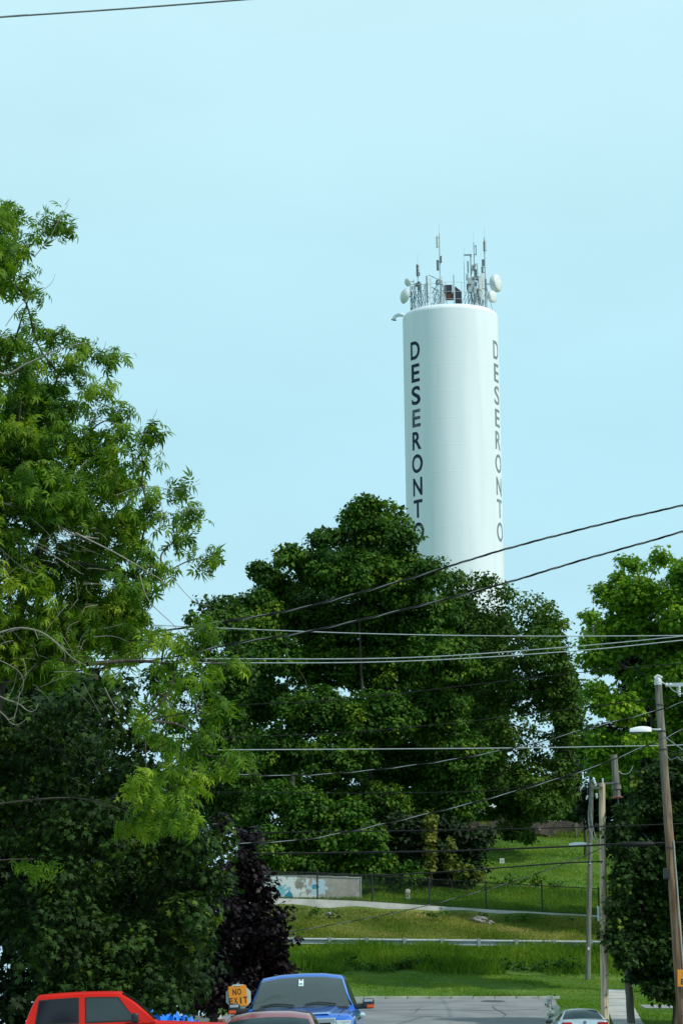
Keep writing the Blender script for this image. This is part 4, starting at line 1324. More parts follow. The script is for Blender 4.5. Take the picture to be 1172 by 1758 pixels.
def tmpl_star():
    out = [(0.0, 0.0), (.42, .12), (.22, .36), (.52, .55), (.2, .62), (0, 1.0), (-.2, .62), (-.52, .55), (-.22, .36), (-.42, .12)]
    pts = [(x, y, -0.3 * x * x - 0.18 * y * y) for x, y in out]
    return np.array(pts), np.array([(0, 1, 2), (2, 3, 4), (4, 5, 6), (6, 7, 8), (8, 9, 0), (0, 2, 8), (2, 4, 6), (2, 6, 8)])


TM, TCMP, TQ, TS = tmpl_maple(), tmpl_compound(), tmpl_quad(), tmpl_star()


def unit(a):
    return a / np.maximum(np.linalg.norm(a, axis=-1, keepdims=True), 1e-9)


def rand_dir(n):
    return unit(rng.normal(size=(n, 3)))


def leaves_mesh(name, m, tmpl, C, Nn, D, S, tint, parent, kind=None):
    """one mesh of many leaves: centres C, normals Nn, tip directions D, sizes S"""
    V, T = tmpl
    D = unit(D)
    X = unit(np.cross(D, Nn))
    Z = np.cross(X, D)
    K = len(V)
    co = C[:, None, :] + S[:, None, None] * (V[None, :, 0:1] * X[:, None, :] + V[None, :, 1:2] * D[:, None, :] + V[None, :, 2:3] * Z[:, None, :])
    co = co.reshape(-1, 3) - np.array(parent.location)[None]
    fc = (T[None] + (np.arange(len(C)) * K)[:, None, None]).reshape(-1, 3)
    me = bpy.data.meshes.new(name)
    fill(me, co, fc)
    a = me.attributes.new('tint', 'FLOAT', 'POINT')
    a.data.foreach_set('value', np.repeat(np.clip(tint, 0, 1), K).astype(np.float32))
    me.materials.append(m)
    o = bpy.data.objects.new(name, me)
    COL.objects.link(o)
    o.parent = parent
    if kind:
        o['kind'] = kind
    return o


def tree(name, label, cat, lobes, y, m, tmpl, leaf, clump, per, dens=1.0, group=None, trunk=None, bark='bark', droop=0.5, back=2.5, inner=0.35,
         dys=None, twigs=0.0, tint0=0.45, tr0=0.2, singles=0, edge=1.0, thick=1.0, limbs=True, up=0.6):
    """lobes: (u, v, ru, rv[, density]) in photo pixels at distance y; clump and leaf in metres"""
    L = []
    for i, lb in enumerate(lobes):
        u, v, ru, rv = lb[:4]
        de = lb[4] if len(lb) > 4 else 1.0
        dy = lb[5] if len(lb) > 5 else rng.uniform(-1, 1) * back
        c = np.array(P(u, v, y + dy))
        s = 1 / ppm(c)
        L.append((c, np.array((ru * s, 0.55 * (ru + rv) * s * thick, rv * s)), de))
    tu, tv = trunk if trunk else (lobes[0][0], 1700)
    tx = P(tu, tv, y).x
    tz = zs(tx, y)
    root = thing(name, label, cat, (tx, y, tz), group)
    CC, NN, DD, SS, TT = [], [], [], [], []
    tw = MB()
    top = max(l[0][2] for l in L)
    for c, rad, de in L:
        mr_ = rad.mean()
        ncl = max(3, int(de ** edge * dens * 4.2 * (mr_ / clump) ** 2))
        d = rand_dir(ncl)
        rr = rng.uniform(0.62, 1.0, ncl) ** 0.7
        cl = c + d * rad * rr[:, None]
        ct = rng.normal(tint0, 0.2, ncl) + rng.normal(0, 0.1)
        n = per
        od = rand_dir(ncl * n).reshape(ncl, n, 3)
        orr = rng.uniform(0.15, 1, (ncl, n, 1)) ** 0.5
        off = od * orr * clump * rng.uniform(0.7, 1.25, (ncl, 1, 1)) * np.array((1, 1, 0.62))
        pos = (cl[:, None] + off).reshape(-1, 3)
        outw = (d[:, None] * 0.35 + od * 0.6).reshape(-1, 3)
        nrm = unit(outw * 0.8 + np.array((0, 0, up)) + rng.normal(size=pos.shape) * 0.42)
        tip = outw + rng.normal(size=pos.shape) * 0.55 + np.array((0, 0, -droop))
        tip = unit(tip - nrm * (tip * nrm).sum(-1, keepdims=True) * 0.75)
        CC.append(pos)
        NN.append(nrm)
        DD.append(tip)
        SS.append(leaf * rng.uniform(0.5, 1.35, len(pos)))
        TT.append((ct[:, None] + rng.normal(0, 0.16, (ncl, n))).ravel())
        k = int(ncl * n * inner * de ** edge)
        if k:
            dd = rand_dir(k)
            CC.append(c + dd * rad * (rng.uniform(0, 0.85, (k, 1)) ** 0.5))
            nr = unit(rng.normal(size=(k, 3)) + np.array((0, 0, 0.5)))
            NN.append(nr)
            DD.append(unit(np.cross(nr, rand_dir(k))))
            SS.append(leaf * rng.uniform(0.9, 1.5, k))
            TT.append(rng.normal(tint0 - 0.15, 0.12, k))  # inner leaves tinted darker, painting in the shade inside the crown
        if twigs:
            for q in range(ncl):
                if rng.random() < twigs:
                    a, e_ = Vector(c), Vector(cl[q])
                    mid = a.lerp(e_, 0.5) + Vector(rng.normal(0, 0.06, 3))
                    tw.tube([a, mid, e_, e_ + (e_ - mid) * 0.25], [0.016, 0.011, 0.007, 0.003], 4, caps=False)
    C, Nn, D, S, T_ = (np.concatenate(q) for q in (CC, NN, DD, SS, TT))
    keep = C[:, 2] > tz + 0.05
    C, Nn, D, S, T_ = C[keep], Nn[keep], D[keep], S[keep], T_[keep]
    if singles:
        # the leaves that show largest stand as objects of their own
        cam_c = (C @ np.array(CM))
        uu = 586 + F * cam_c[:, 0] / -cam_c[:, 2]
        vv = 879 - F * cam_c[:, 1] / -cam_c[:, 2]
        score = S / C[:, 1] * np.where((uu > 4) & (uu < 1168) & (vv > 4) & (vv < 1750), 1, 0) * rng.uniform(0.7, 1, len(C)) - (C[:, 1] - y) * 2e-4
        idx = np.argsort(-score)[:singles]
        shared = []
        for k in range(4):
            me = bpy.data.meshes.new('leaf')
            me.from_pydata([tuple(p) for p in tmpl[0]], [], [tuple(int(i) for i in f) for f in tmpl[1]])
            a = me.attributes.new('tint', 'FLOAT', 'POINT')
            a.data.foreach_set('value', np.full(len(tmpl[0]), 0.3 + 0.17 * k, np.float32))
            me.materials.append(m)
            shared.append(me)
        for i in idx:
            x_ = unit(np.cross(D[i], Nn[i]))
            z_ = np.cross(x_, D[i])
            o = bpy.data.objects.new('leaf', shared[int(np.clip(round((T_[i] - 0.3) / 0.17), 0, 3))])
            COL.objects.link(o)
            o.parent = root
            mx = Matrix((x_, D[i], z_)).transposed() * float(S[i])
            mx = mx.to_4x4()
            mx.translation = Vector(C[i]) - root.location
            o.matrix_local = mx
        mask = np.ones(len(C), bool)
        mask[idx] = False
        C, Nn, D, S, T_ = C[mask], Nn[mask], D[mask], S[mask], T_[mask]
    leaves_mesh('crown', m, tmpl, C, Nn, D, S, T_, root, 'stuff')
    # trunk with limbs reaching into the lobes
    mb = MB()
    ztop_ = tz + (top - tz) * 0.72
    cx = np.mean([l[0][0] for l in L])
    cyy = np.mean([l[0][1] for l in L])
    tp = [Vector((tx + (cx - tx) * q * q * 0.8 + 0.12 * math.sin(q * 7), y + (cyy - y) * q + .1 * math.cos(q * 5), tz - 0.2 + (ztop_ - tz) * q)) for q in np.linspace(0, 1, 12)]
    mb.tube(tp, [tr0 * (1.25 if i == 0 else 1) * (1 - 0.075 * i) for i in range(12)], 10)
    if limbs:
        # limbs branch from the trunk, or from a limb that already reaches a nearby lobe
        nodes = [(tp[i], -1, 0) for i in range(3, 12)]
        order = sorted(range(len(L)), key=lambda i: np.linalg.norm(L[i][0] - np.array((cx, cyy, tz + (ztop_ - tz) * 0.75))))
        par, kids = {}, {}
        for i in order:
            e_ = Vector(L[i][0])
            best = min(nodes, key=lambda nn_: (nn_[0] - e_).length * (1.0 if nn_[0].z < e_.z + 0.3 else 1.6) + nn_[2] * 0.25)
            par[i] = best
            nodes.append((e_, i, best[2] + 1))
        kids = {i: 1 for i in order}
        for i in reversed(order):
            q = par[i][1]
            while q >= 0:
                kids[q] += 1
                q = par[q][1]
        for i in order:
            b0, e_ = par[i][0], Vector(L[i][0])
            r0_ = (tr0 * 0.085 * math.sqrt(kids[i]) + 0.006) * (0.5 if y < 60 else 1.0)
            midp = b0.lerp(e_, 0.5) + Vector((0, 0, 0.08 * (e_ - b0).length)) + Vector(rng.normal(0, 0.06 * (e_ - b0).length, 3))
            sp_ = spline([b0, midp, e_], 5)
            mb.tube(sp_, [r0_ * (1 - 0.055 * k) for k in range(len(sp_))], 6, caps=False)
    mb.build('trunk', M[bark], root, smooth=60)
    if tw.v:
        tw.build('twigs', M['bark'], root)['kind'] = 'stuff'
    return root


# the tall tree at the left edge: loose, drooping, light green
T1 = [(60, 1130, 80, 40), (-10, 1120, 50, 50), (215, 1045, 40, 40), (245, 1240, 30, 30, .6), (275, 1290, 30, 28, .6), (320, 1350, 40, 30, .8), (250, 1345, 40, 30, .8), (15, 368, 34, 34, .8), (100, 380, 24, 36, .8), (50, 425, 34, 30, .7), (18, 470, 40, 35, .7), (50, 512, 22, 22, .5), (-40, 430, 60, 90), (-90, 560, 70, 90),
      (60, 580, 55, 30, .7), (135, 585, 22, 26, .7), (15, 625, 55, 50, .8), (100, 640, 50, 40, .7), (190, 622, 24, 24, .8), (165, 688, 38, 32, .7), (60, 705, 75, 55), (205, 715, 14, 18, .7),
      (130, 765, 64, 42, .9), (212, 760, 32, 30, .7), (266, 745, 15, 14, .7), (20, 785, 75, 65), (-70, 700, 70, 90), (190, 822, 60, 36, .9), (248, 798, 28, 24, .6), (312, 838, 27, 17, .8),
      (90, 850, 88, 55), (255, 868, 38, 28, .8), (10, 905, 85, 65, .8), (185, 912, 72, 44, .9), (332, 890, 28, 24, .8), (298, 930, 36, 26, .7), (362, 965, 17, 18, .8), (110, 975, 85, 50, .9),
      (283, 984, 22, 22, .7), (225, 985, 46, 50, .8), (10, 1010, 85, 55, .8), (170, 1055, 66, 48), (90, 1085, 85, 45), (210, 1100, 34, 38), (-70, 880, 70, 120), (-60, 1060, 70, 90),
      (150, 1140, 60, 32, .6), (345, 1072, 32, 18, .7), (284, 1092, 22, 14, .6), (350, 1135, 28, 24, .6), (395, 1145, 20, 16, .6), (368, 1225, 32, 32, .7), (345, 1295, 34, 26, .7), (385, 1300, 38, 22, .7), (290, 1345, 52, 32, .8),
      (300, 1395, 36, 34, .8), (235, 1400, 44, 34, .7), (270, 1190, 30, 24, .7), (300, 1230, 30, 26, .7), (320, 1180, 26, 24, .6), (345, 1260, 26, 24, .7), (300, 1140, 30, 22, .6), (60, 1475, 40, 30, .3), (255, 1100, 20, 20, .5)]
elder = tree('elder_tree', 'tall loose light green tree with drooping pointed leaves at left edge', 'tree', T1, 50, M['leaf_elder'], TCMP, 0.21, 0.24, 12, dens=1.45, trunk=(-75, 1700),
             droop=0.9, back=1.5, inner=0.4, twigs=0.4, tint0=0.5, tr0=0.26, singles=300, up=0.5, edge=2.6)
# pale bare limbs and dead twigs of the same tree
mb = MB()
for pts_, r_ in (([(-60, 560), (0, 640), (45, 625), (100, 600), (150, 588)], .03), ([(-60, 840), (0, 862), (70, 880), (105, 905), (130, 918), (170, 925)], .04), ([(100, 902), (112, 920), (135, 915)], .02),
                 ([(130, 915), (200, 950), (260, 985), (300, 1010)], .018), ([(240, 985), (255, 1030), (300, 1075), (330, 1110)], .013), ([(290, 985), (330, 1030), (360, 1040)], .010),
                 ([(0, 1086), (35, 1078), (70, 1085), (100, 1105), (125, 1130), (148, 1142)], .022), ([(60, 1081), (66, 1098)], .012), ([(135, 1136), (138, 1152)], .012), ([(90, 1098), (110, 1118), (112, 1135)], .010),
                 ([(-20, 1185), (10, 1200), (32, 1208), (48, 1220), (60, 1220), (66, 1208)], .014), ([(-20, 1205), (8, 1228), (20, 1242), (34, 1243), (46, 1234)], .013), ([(14, 1236), (24, 1232), (26, 1224)], .008),
                 ([(330, 1190), (336, 1205), (340, 1228), (344, 1248)], .010), ([(328, 1188), (340, 1200), (348, 1222)], .011), ([(0, 910), (60, 935), (110, 965), (140, 985)], .014), ([(0, 940), (40, 975), (80, 990)], .010),
                 ([(-10, 1000), (15, 985), (40, 965)], .010), ([(150, 790), (110, 830), (60, 850)], .014), ([(60, 440), (85, 410), (100, 380), (118, 350)], .012), ([(10, 560), (40, 520), (85, 490), (95, 470)], .010),
                 ([(150, 720), (190, 725), (230, 740), (262, 748)], .010), ([(200, 770), (240, 790), (275, 780), (270, 750)], .008), ([(200, 850), (250, 835), (300, 840), (345, 830)], .009), ([(-30, 1120), (30, 1150), (40, 1180), (20, 1210)], .010),
                 ([(180, 1180), (195, 1210), (205, 1222), (195, 1235)], .010), ([(40, 1130), (45, 1160), (30, 1190)], .008), ([(270, 850), (280, 880), (270, 910)], .008)):
    q = spline([P(u, v, 48.6 + 0.012 * i) for i, (u, v) in enumerate(pts_)], 6)
    MB().tube(q, [r_ * 0.8 * (1 - 0.7 * i / len(q)) for i in range(len(q))], 6).build('dead_limb', M['bark_pale'], elder, smooth=60)
mb = MB()
for k in range(90):
    u, v = rng.uniform(-20, 170), rng.uniform(880, 1190)
    a = P(u, v, 48.7 + rng.uniform(-.4, .8))
    d = Vector((rng.normal(0.1, 0.3), rng.normal(0, .1), rng.normal(-0.1, 0.2)))
    mb.tube(spline([a, a + d * .5 + Vector(rng.normal(0, .04, 3)), a + d + Vector((0, 0, -.05))], 3), [0.005, .005, .0045, .004, .0035, .003, .0025], 4, caps=False)
for (u, v, du, dv) in ((112, 352, 8, -12), (78, 372, 0, -16), (178, 600, 4, -14), (205, 618, 6, -6), (262, 720, 8, -18), (335, 828, 8, -6), (200, 690, 10, -12)):
    a = P(u, v, 50)
    b_ = P(u + du, v + dv, 50)
    mb.tube([a, a.lerp(b_, .5) + Vector((.01, 0, 0)), b_], [.006, .005, .003], 4)
mb.build('dead_twigs', M['bark_pale'], elder, smooth=60)['kind'] = 'stuff'

# dark broad-leaved maple below it
T2 = [(105, 1590, 60, 60, 1, -1.6), (95, 1680, 55, 40, .8, -1.6), (140, 1700, 40, 30, .8, -1.6), (105, 1500, 40, 50, 1, -1.6), (60, 1235, 90, 50, .6), (175, 1205, 80, 45, .7), (30, 1330, 90, 60, .8), (150, 1305, 80, 60, .6), (240, 1275, 50, 55, .7), (235, 1350, 60, 50), (60, 1425, 90, 50, .7), (175, 1425, 85, 55), (290, 1440, 75, 50),
      (350, 1455, 48, 48), (352, 1530, 42, 45), (255, 1530, 75, 52), (120, 1530, 85, 60, .8), (25, 1565, 55, 50, .8), (300, 1610, 62, 48), (200, 1620, 80, 55, .9), (330, 1580, 45, 40),
      (255, 1690, 55, 36), (315, 1680, 40, 36), (160, 1690, 80, 50, .6), (85, 1630, 70, 50, .35), (280, 1720, 40, 16), (-80, 1400, 90, 120), (-70, 1250, 80, 70)]
tree('maple_tree', 'dark green maple with broad leaves behind the red pickup truck', 'tree', T2, 62, M['leaf_maple'], TM, 0.165, 0.36, 28, dens=1.55, trunk=(105, 1700),
     droop=0.6, back=1.5, inner=0.25, tint0=0.42, tr0=0.17, singles=300, twigs=0.12)
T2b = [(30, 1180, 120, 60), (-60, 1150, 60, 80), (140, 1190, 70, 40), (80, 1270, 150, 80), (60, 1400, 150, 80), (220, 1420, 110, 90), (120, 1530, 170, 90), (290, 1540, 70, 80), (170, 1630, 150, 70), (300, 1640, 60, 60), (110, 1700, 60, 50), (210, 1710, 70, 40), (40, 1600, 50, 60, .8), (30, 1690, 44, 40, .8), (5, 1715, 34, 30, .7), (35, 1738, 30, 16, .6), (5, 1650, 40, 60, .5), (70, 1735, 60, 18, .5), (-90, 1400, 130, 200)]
tree('backdrop_tree', 'nearly black leaf mass added behind the broad leaved maple to block light', 'tree', T2b, 72, M['leaf_shade'], TM, 0.27, 0.6, 26, dens=1.2, trunk=(75, 1700), inner=1.2, back=2.2, tint0=0.4, tr0=0.3)  # added mass, its dark leaves stop light coming through the maple

# purple maple
T3 = [(380, 1415, 24, 24, .6), (420, 1455, 26, 34, .9), (425, 1500, 36, 36), (390, 1520, 50, 42), (440, 1545, 36, 34), (375, 1590, 50, 50), (440, 1600, 50, 44), (475, 1610, 24, 34, .8), (465, 1655, 42, 34), (410, 1650, 60, 44),
      (360, 1660, 40, 50), (390, 1700, 62, 30), (450, 1700, 50, 26), (330, 1700, 32, 30), (480, 1570, 12, 16, .5), (420, 1720, 60, 16, .5), (345, 1722, 40, 12, .5)]
tree('purple_maple', 'dark purple leaved maple beside the blue pickup truck', 'tree', T3, 86, M['leaf_purple'], TS, 0.15, 0.42, 44, dens=1.2, trunk=(357, 1740), inner=0.7, back=1.4, tint0=0.45, tr0=0.17)
o = thing('purple_maple', 'bare dark trunk left of the purple maple trunk under its leaves', 'tree', (P(323, 1740, 88).x, 88, -1.1))
p = P(323, 1740, 88)
MB().tube(spline([(p.x, 88, -1.3), (p.x + .03, 88, -.3), (p.x - .05, 88, .8), (p.x + .2, 88, 2.4), (p.x + .5, 88, 4)], 4), [0.2 - 0.009 * i for i in range(17)], 10).build('trunk', M['bark'], o, smooth=60)

# the big middle tree under the tower
T4 = [(640, 872, 34, 20, .8), (603, 884, 18, 16, .8), (682, 884, 20, 20, .6), (560, 925, 26, 22), (625, 915, 52, 36), (688, 935, 28, 36), (500, 955, 24, 22), (540, 975, 44, 32), (442, 982, 20, 17), (470, 1005, 34, 26), (600, 985, 66, 42), (680, 995, 56, 42), (735, 985, 30, 26, .9),
      (435, 1050, 46, 34), (525, 1062, 66, 42), (630, 1070, 76, 46), (725, 1060, 60, 42), (465, 1125, 56, 42), (560, 1140, 70, 46), (655, 1150, 76, 46), (755, 1130, 56, 46), (445, 1200, 52, 42), (540, 1220, 66, 46), (640, 1230, 76, 46), (740, 1220, 66, 46),
      (475, 1285, 56, 38), (575, 1300, 66, 42), (680, 1310, 76, 46), (785, 1300, 56, 46), (640, 1385, 66, 42), (725, 1395, 66, 42), (560, 1370, 56, 40), (785, 1375, 46, 36)]
tree('broad_tree', 'big dense dark green tree directly below the water tower', 'tree', T4, 166, M['leaf_big'], TQ, 0.245, 0.62, 76, dens=1.4, trunk=(640, 1500), inner=0.45, back=3.0, tint0=0.45, tr0=0.2, droop=0.4)
T5 = [(892, 1252, 34, 20, .5), (925, 1305, 26, 18, .6), (880, 1300, 24, 18, .5), (915, 1225, 30, 20, .35), (890, 1270, 26, 26, .3), (930, 1275, 22, 24, .25), (860, 1255, 20, 40, .7), (745, 975, 26, 16, .6), (782, 998, 36, 22, .7), (832, 995, 26, 18, .6), (865, 1022, 28, 24, .6), (800, 1045, 46, 38, .7), (905, 1045, 28, 24, .6), (945, 1062, 26, 28, .8), (858, 1085, 52, 36, .6), (930, 1115, 42, 40, .8), (965, 1140, 18, 26), (800, 1125, 50, 46), (870, 1160, 60, 38, .7),
      (945, 1185, 40, 36), (985, 1200, 18, 36), (820, 1210, 45, 30, .8), (885, 1205, 40, 18, .6), (968, 1255, 24, 36), (820, 1280, 46, 40), (900, 1345, 52, 32), (968, 1330, 26, 40), (845, 1360, 56, 42), (895, 1395, 36, 26), (940, 1385, 32, 24), (872, 1425, 22, 14), (910, 1432, 14, 10), (945, 1300, 28, 16, .5)]
tree('ash_tree', 'open mid green tree with a sky gap, right of the tower foot', 'tree', T5, 176, M['leaf_ash'], TQ, 0.23, 0.55, 52, dens=1.2, trunk=(1003, 1430), inner=0.35, back=2.4, tint0=0.5, tr0=0.1, twigs=0.0)
T4b = [(375, 1038, 40, 16, .6), (345, 1058, 26, 16, .5), (398, 1075, 40, 36, .8), (335, 1110, 42, 28, .55), (285, 1165, 40, 30, .55), (355, 1175, 46, 34, .6), (402, 1155, 38, 42), (300, 1225, 34, 28, .4), (385, 1245, 40, 40, .9), (330, 1285, 40, 26, .4), (405, 1325, 40, 42, .9), (345, 1350, 46, 26, .5), (380, 1390, 40, 40), (310, 1405, 40, 34)]
tree('walnut_tree', 'fine leaved dark tree with speckled gaps between left tree and middle tree', 'tree', T4b, 150, M['leaf_ash'], TQ, 0.22, 0.5, 48, dens=1.6, trunk=(330, 1600), inner=0.4, back=1.6, tint0=0.3, tr0=0.25)

# right-hand trees
T6 = [(1085, 970, 22, 17, .8), (1128, 958, 20, 16, .8), (1180, 980, 40, 24), (1042, 1022, 26, 26, .8), (1062, 995, 14, 12, .6), (1100, 1022, 52, 36), (1165, 1040, 46, 46), (1018, 1062, 16, 18, .7), (1070, 1082, 56, 38), (1140, 1100, 56, 42), (1028, 1128, 30, 34), (1010, 1100, 10, 14, .6),
      (1062, 1215, 46, 26), (1120, 1170, 46, 38), (1030, 1195, 24, 26), (1175, 1170, 46, 56), (1085, 1275, 60, 26, .5), (1160, 1255, 40, 46), (1030, 1290, 24, 40), (1230, 1060, 60, 110), (1235, 1230, 60, 90), (1060, 1330, 40, 40, .5)]
tree('bright_maple', 'bright mid green maple rising behind the poles at right', 'tree', T6, 132, M['leaf_lime'], TS, 0.2, 0.55, 56, dens=1.45, trunk=(1150, 1560), inner=0.5, back=2.0, tint0=0.42, tr0=0.3)
T7 = [(1130, 1700, 30, 20, .8), (1165, 1660, 30, 40), (1095, 1655, 26, 26), (1110, 1440, 36, 40), (1064, 1425, 14, 20, 1, -3.2), (1066, 1462, 16, 22, 1, -3.2), (1062, 1505, 14, 24, 1, -3.2), (1056, 1560, 14, 24, 1, -3.2), (1054, 1605, 14, 22, 1, -3.2), (1066, 1645, 18, 20, 1, -3), (1070, 1395, 16, 16, .8, -3.2), (1105, 1335, 26, 22, .7), (1160, 1330, 44, 36, .9), (1118, 1385, 44, 34, .9), (1165, 1420, 46, 44), (1085, 1440, 26, 26, .8), (1078, 1480, 24, 28), (1110, 1490, 50, 40), (1076, 1540, 28, 30), (1140, 1535, 56, 56), (1062, 1600, 20, 24), (1085, 1625, 38, 32), (1150, 1630, 50, 46), (1122, 1672, 44, 26), (1160, 1700, 34, 18), (1225, 1450, 60, 120), (1230, 1620, 60, 90), (1100, 1570, 50, 40)]
tree('dark_maple', 'dark low maple behind the leaning pole above the cross path', 'tree', T7, 110.8, M['leaf_maple'], TS, 0.17, 0.42, 44, dens=1.5, trunk=(1155, 1752), inner=0.6, back=1.3, tint0=0.3, tr0=0.1)

T5b = [(850, 1235, 22, 50), (830, 1170, 36, 50), (846, 1290, 26, 30), (780, 1070, 50, 46), (840, 1100, 50, 46), (730, 1120, 50, 60), (790, 1160, 60, 60), (860, 1175, 40, 26, .5), (745, 1230, 60, 60), (800, 1230, 50, 50), (790, 1330, 70, 60), (850, 1340, 50, 40), (920, 1370, 70, 40), (980, 1370, 40, 50), (930, 1090, 36, 40, .7), (965, 1190, 36, 50), (985, 1280, 30, 50), (720, 1050, 36, 36), (740, 1330, 60, 60), (850, 1415, 50, 24), (760, 1400, 60, 40), (985, 1420, 40, 20)]
tree('backdrop_tree', 'dark tree mass hiding the tower foot behind the open ash', 'tree', T5b, 196, M['leaf_ash'], TQ, 0.34, 0.7, 40, dens=1.0, trunk=(800, 1440), inner=0.5, back=2.5, tint0=0.2, tr0=0.3)
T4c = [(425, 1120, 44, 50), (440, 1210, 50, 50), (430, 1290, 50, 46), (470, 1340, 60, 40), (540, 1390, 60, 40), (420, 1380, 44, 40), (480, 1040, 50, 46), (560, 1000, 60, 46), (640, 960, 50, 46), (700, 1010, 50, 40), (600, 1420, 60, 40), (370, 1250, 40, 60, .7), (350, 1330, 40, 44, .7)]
tree('backdrop_tree', 'dark tree mass backing the left side of the big middle tree', 'tree', T4c, 184, M['leaf_big'], TQ, 0.34, 0.7, 40, dens=1.0, trunk=(500, 1460), inner=0.5, back=2.0, tint0=0.25, tr0=0.25)
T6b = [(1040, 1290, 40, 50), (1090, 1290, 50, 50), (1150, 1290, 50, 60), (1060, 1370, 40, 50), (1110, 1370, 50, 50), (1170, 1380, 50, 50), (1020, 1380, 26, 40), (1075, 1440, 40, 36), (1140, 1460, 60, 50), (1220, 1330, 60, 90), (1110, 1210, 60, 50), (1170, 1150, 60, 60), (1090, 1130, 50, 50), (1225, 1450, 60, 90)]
tree('backdrop_tree', 'dark tree mass coloured as in shade behind the poles at right', 'tree', T6b, 150, M['leaf_shade'], TQ, 0.34, 0.65, 36, dens=1.1, trunk=(1130, 1560), inner=0.8, back=2.0, tint0=0.45, tr0=0.3)

# bushes at the wood's edge
T8 = [(462, 1365, 40, 26), (520, 1385, 46, 30), (590, 1402, 46, 26), (435, 1410, 36, 26), (500, 1435, 56, 32), (575, 1455, 56, 32), (450, 1465, 50, 30), (540, 1485, 50, 20)]
tree('leafy_bush', 'mid green rounded bush above the painted wall', 'bush', T8, 159.5, M['leaf_bush'], TQ, 0.26, 0.5, 40, dens=0.95, trunk=(510, 1500), inner=0.5, back=1.2, tint0=0.5, tr0=0.12)
T9 = [(625, 1440, 34, 34), (640, 1480, 36, 26), (610, 1490, 26, 16), (690, 1500, 30, 24, .8)]
tree('leafy_bush', 'smaller bush with paler leaves right of the painted wall', 'bush', T9, 158.5, M['leaf_bush'], TQ, 0.27, 0.45, 36, dens=0.9, trunk=(635, 1520), inner=0.4, back=0.8, tint0=0.62, tr0=0.08)
T10 = [(690, 1430, 50, 36), (760, 1440, 56, 40), (815, 1445, 28, 28), (700, 1485, 46, 28), (770, 1500, 50, 22), (820, 1482, 16, 14, .7), (660, 1410, 40, 40)]
tree('undergrowth_bush', 'undergrowth coloured dark as in shade below the middle tree behind the fence', 'bush', T10, 164, M['leaf_shade'], TQ, 0.28, 0.55, 40, dens=1.0, trunk=(740, 1530), inner=0.6, back=1.5, tint0=0.6, tr0=0.1)  # the shade under the middle tree lies in this leaf colour
T11 = [(802, 1500, 20, 11), (812, 1508, 14, 8), (792, 1492, 10, 8, .7)]
tree('yellow_shrub', 'small yellow green shrub behind the mesh fence', 'bush', T11, 160, M['leaf_yellow'], TQ, 0.26, 0.3, 26, dens=1.0, trunk=(802, 1520), inner=0.3, back=0.4, tint0=0.3, tr0=0.05)
for lab, u, v0, v1, ru, tn in (('tall yellowing vine hanging in a column left of the small sign', 738, 1400, 1500, 9, .55), ('thinner green vine hanging beside the yellowing vine column', 772, 1448, 1495, 6, .3)):
    lb = [(u + 2 * math.sin(v * .2), v, ru * rng.uniform(.7, 1.2), 9, .9) for v in range(v0, v1, 9)]
    tree('hanging_vine', lab, 'vine', lb, 161, M['leaf_yellow'], TQ, 0.24, 0.22, 14, dens=0.8, trunk=(u, 1530), inner=0.2, back=0.15, tint0=tn, tr0=0.05, limbs=False)
T12 = [(1040, 1415, 14, 14), (1000, 1535, 30, 10, .5), (900, 1528, 40, 8, .4)]
tree('yellow_shrub', 'low yellow green weeds along the inside of the mesh fence', 'plant', [(860, 1512, 26, 7, .5), (905, 1508, 30, 7, .5), (940, 1515, 22, 6, .5)], 163, M['leaf_bush'], TQ, 0.2, 0.25, 16, dens=0.9, trunk=(900, 1530), inner=0.1, back=0.4, tint0=0.85, tr0=0.03)


# ------------------------------------------------------------------ grass
def blades(name, label_kind, n, xr, yr, h, wd, m, tint0, lean=0.3, mask=None):
    x = rng.uniform(*xr, n)
    y = rng.uniform(*yr, n)
    if mask is not None:
        k = mask(x, y)
        x, y = x[k], y[k]
        n = len(x)
    z = zt(x, y)
    hh = rng.uniform(*h, n) * (0.75 + 0.35 * np.sin(x * 1.1 + y * .7) * np.sin(x * .37 + 2))
    a = rng.uniform(0, math.pi, n)
    s = np.stack([np.cos(a), np.sin(a), np.zeros(n)], 1) * (rng.uniform(*wd, n) / 2)[:, None]
    b0 = np.stack([x, y, z - 0.02], 1)
    ln = np.stack([rng.normal(0, lean, n), rng.normal(0, lean, n), np.ones(n)], 1) * hh[:, None]
    mid = b0 + ln * 0.55
    tip = b0 + ln + np.stack([rng.normal(0, .12, n), rng.normal(0, .12, n), -0.1 * np.ones(n)], 1) * hh[:, None]
    co = np.stack([b0 - s, b0 + s, mid + s * .7, tip, mid - s * .7], 1).reshape(-1, 3)
    f = (np.array([(0, 1, 2), (0, 2, 4), (4, 2, 3)])[None] + (np.arange(n) * 5)[:, None, None]).reshape(-1, 3)
    me = bpy.data.meshes.new(name)
    fill(me, co, f)
    at_ = me.attributes.new('tint', 'FLOAT', 'POINT')
    patch = 0.27 * np.sin(x * 0.9 + y * 0.35) * np.cos(y * 0.8 - x * 0.21)
    at_.data.foreach_set('value', np.repeat(np.clip(rng.normal(tint0, 0.17, n) + patch, 0, 1), 5).astype(np.float32))
    me.materials.append(m)
    o = bpy.data.objects.new(name, me)
    COL.objects.link(o)
    o['kind'] = 'stuff'
    return o


def off_paving(x, y):
    road_r = np.interp(y, ky, [rx[q][1] for q in ky])
    on_road = (y < 130.3) & (x < road_r + 0.05)
    wc = np.interp(y, [96, 113, 133.5], [10.5, 10.9, 12.3])
    on_walk = (np.abs(x - wc) < 0.6) & (y < 133.6)
    on_path = (x > 12.5) & (y > 122.5) & (y < 125.4)
    return ~(on_road | on_walk | on_path)


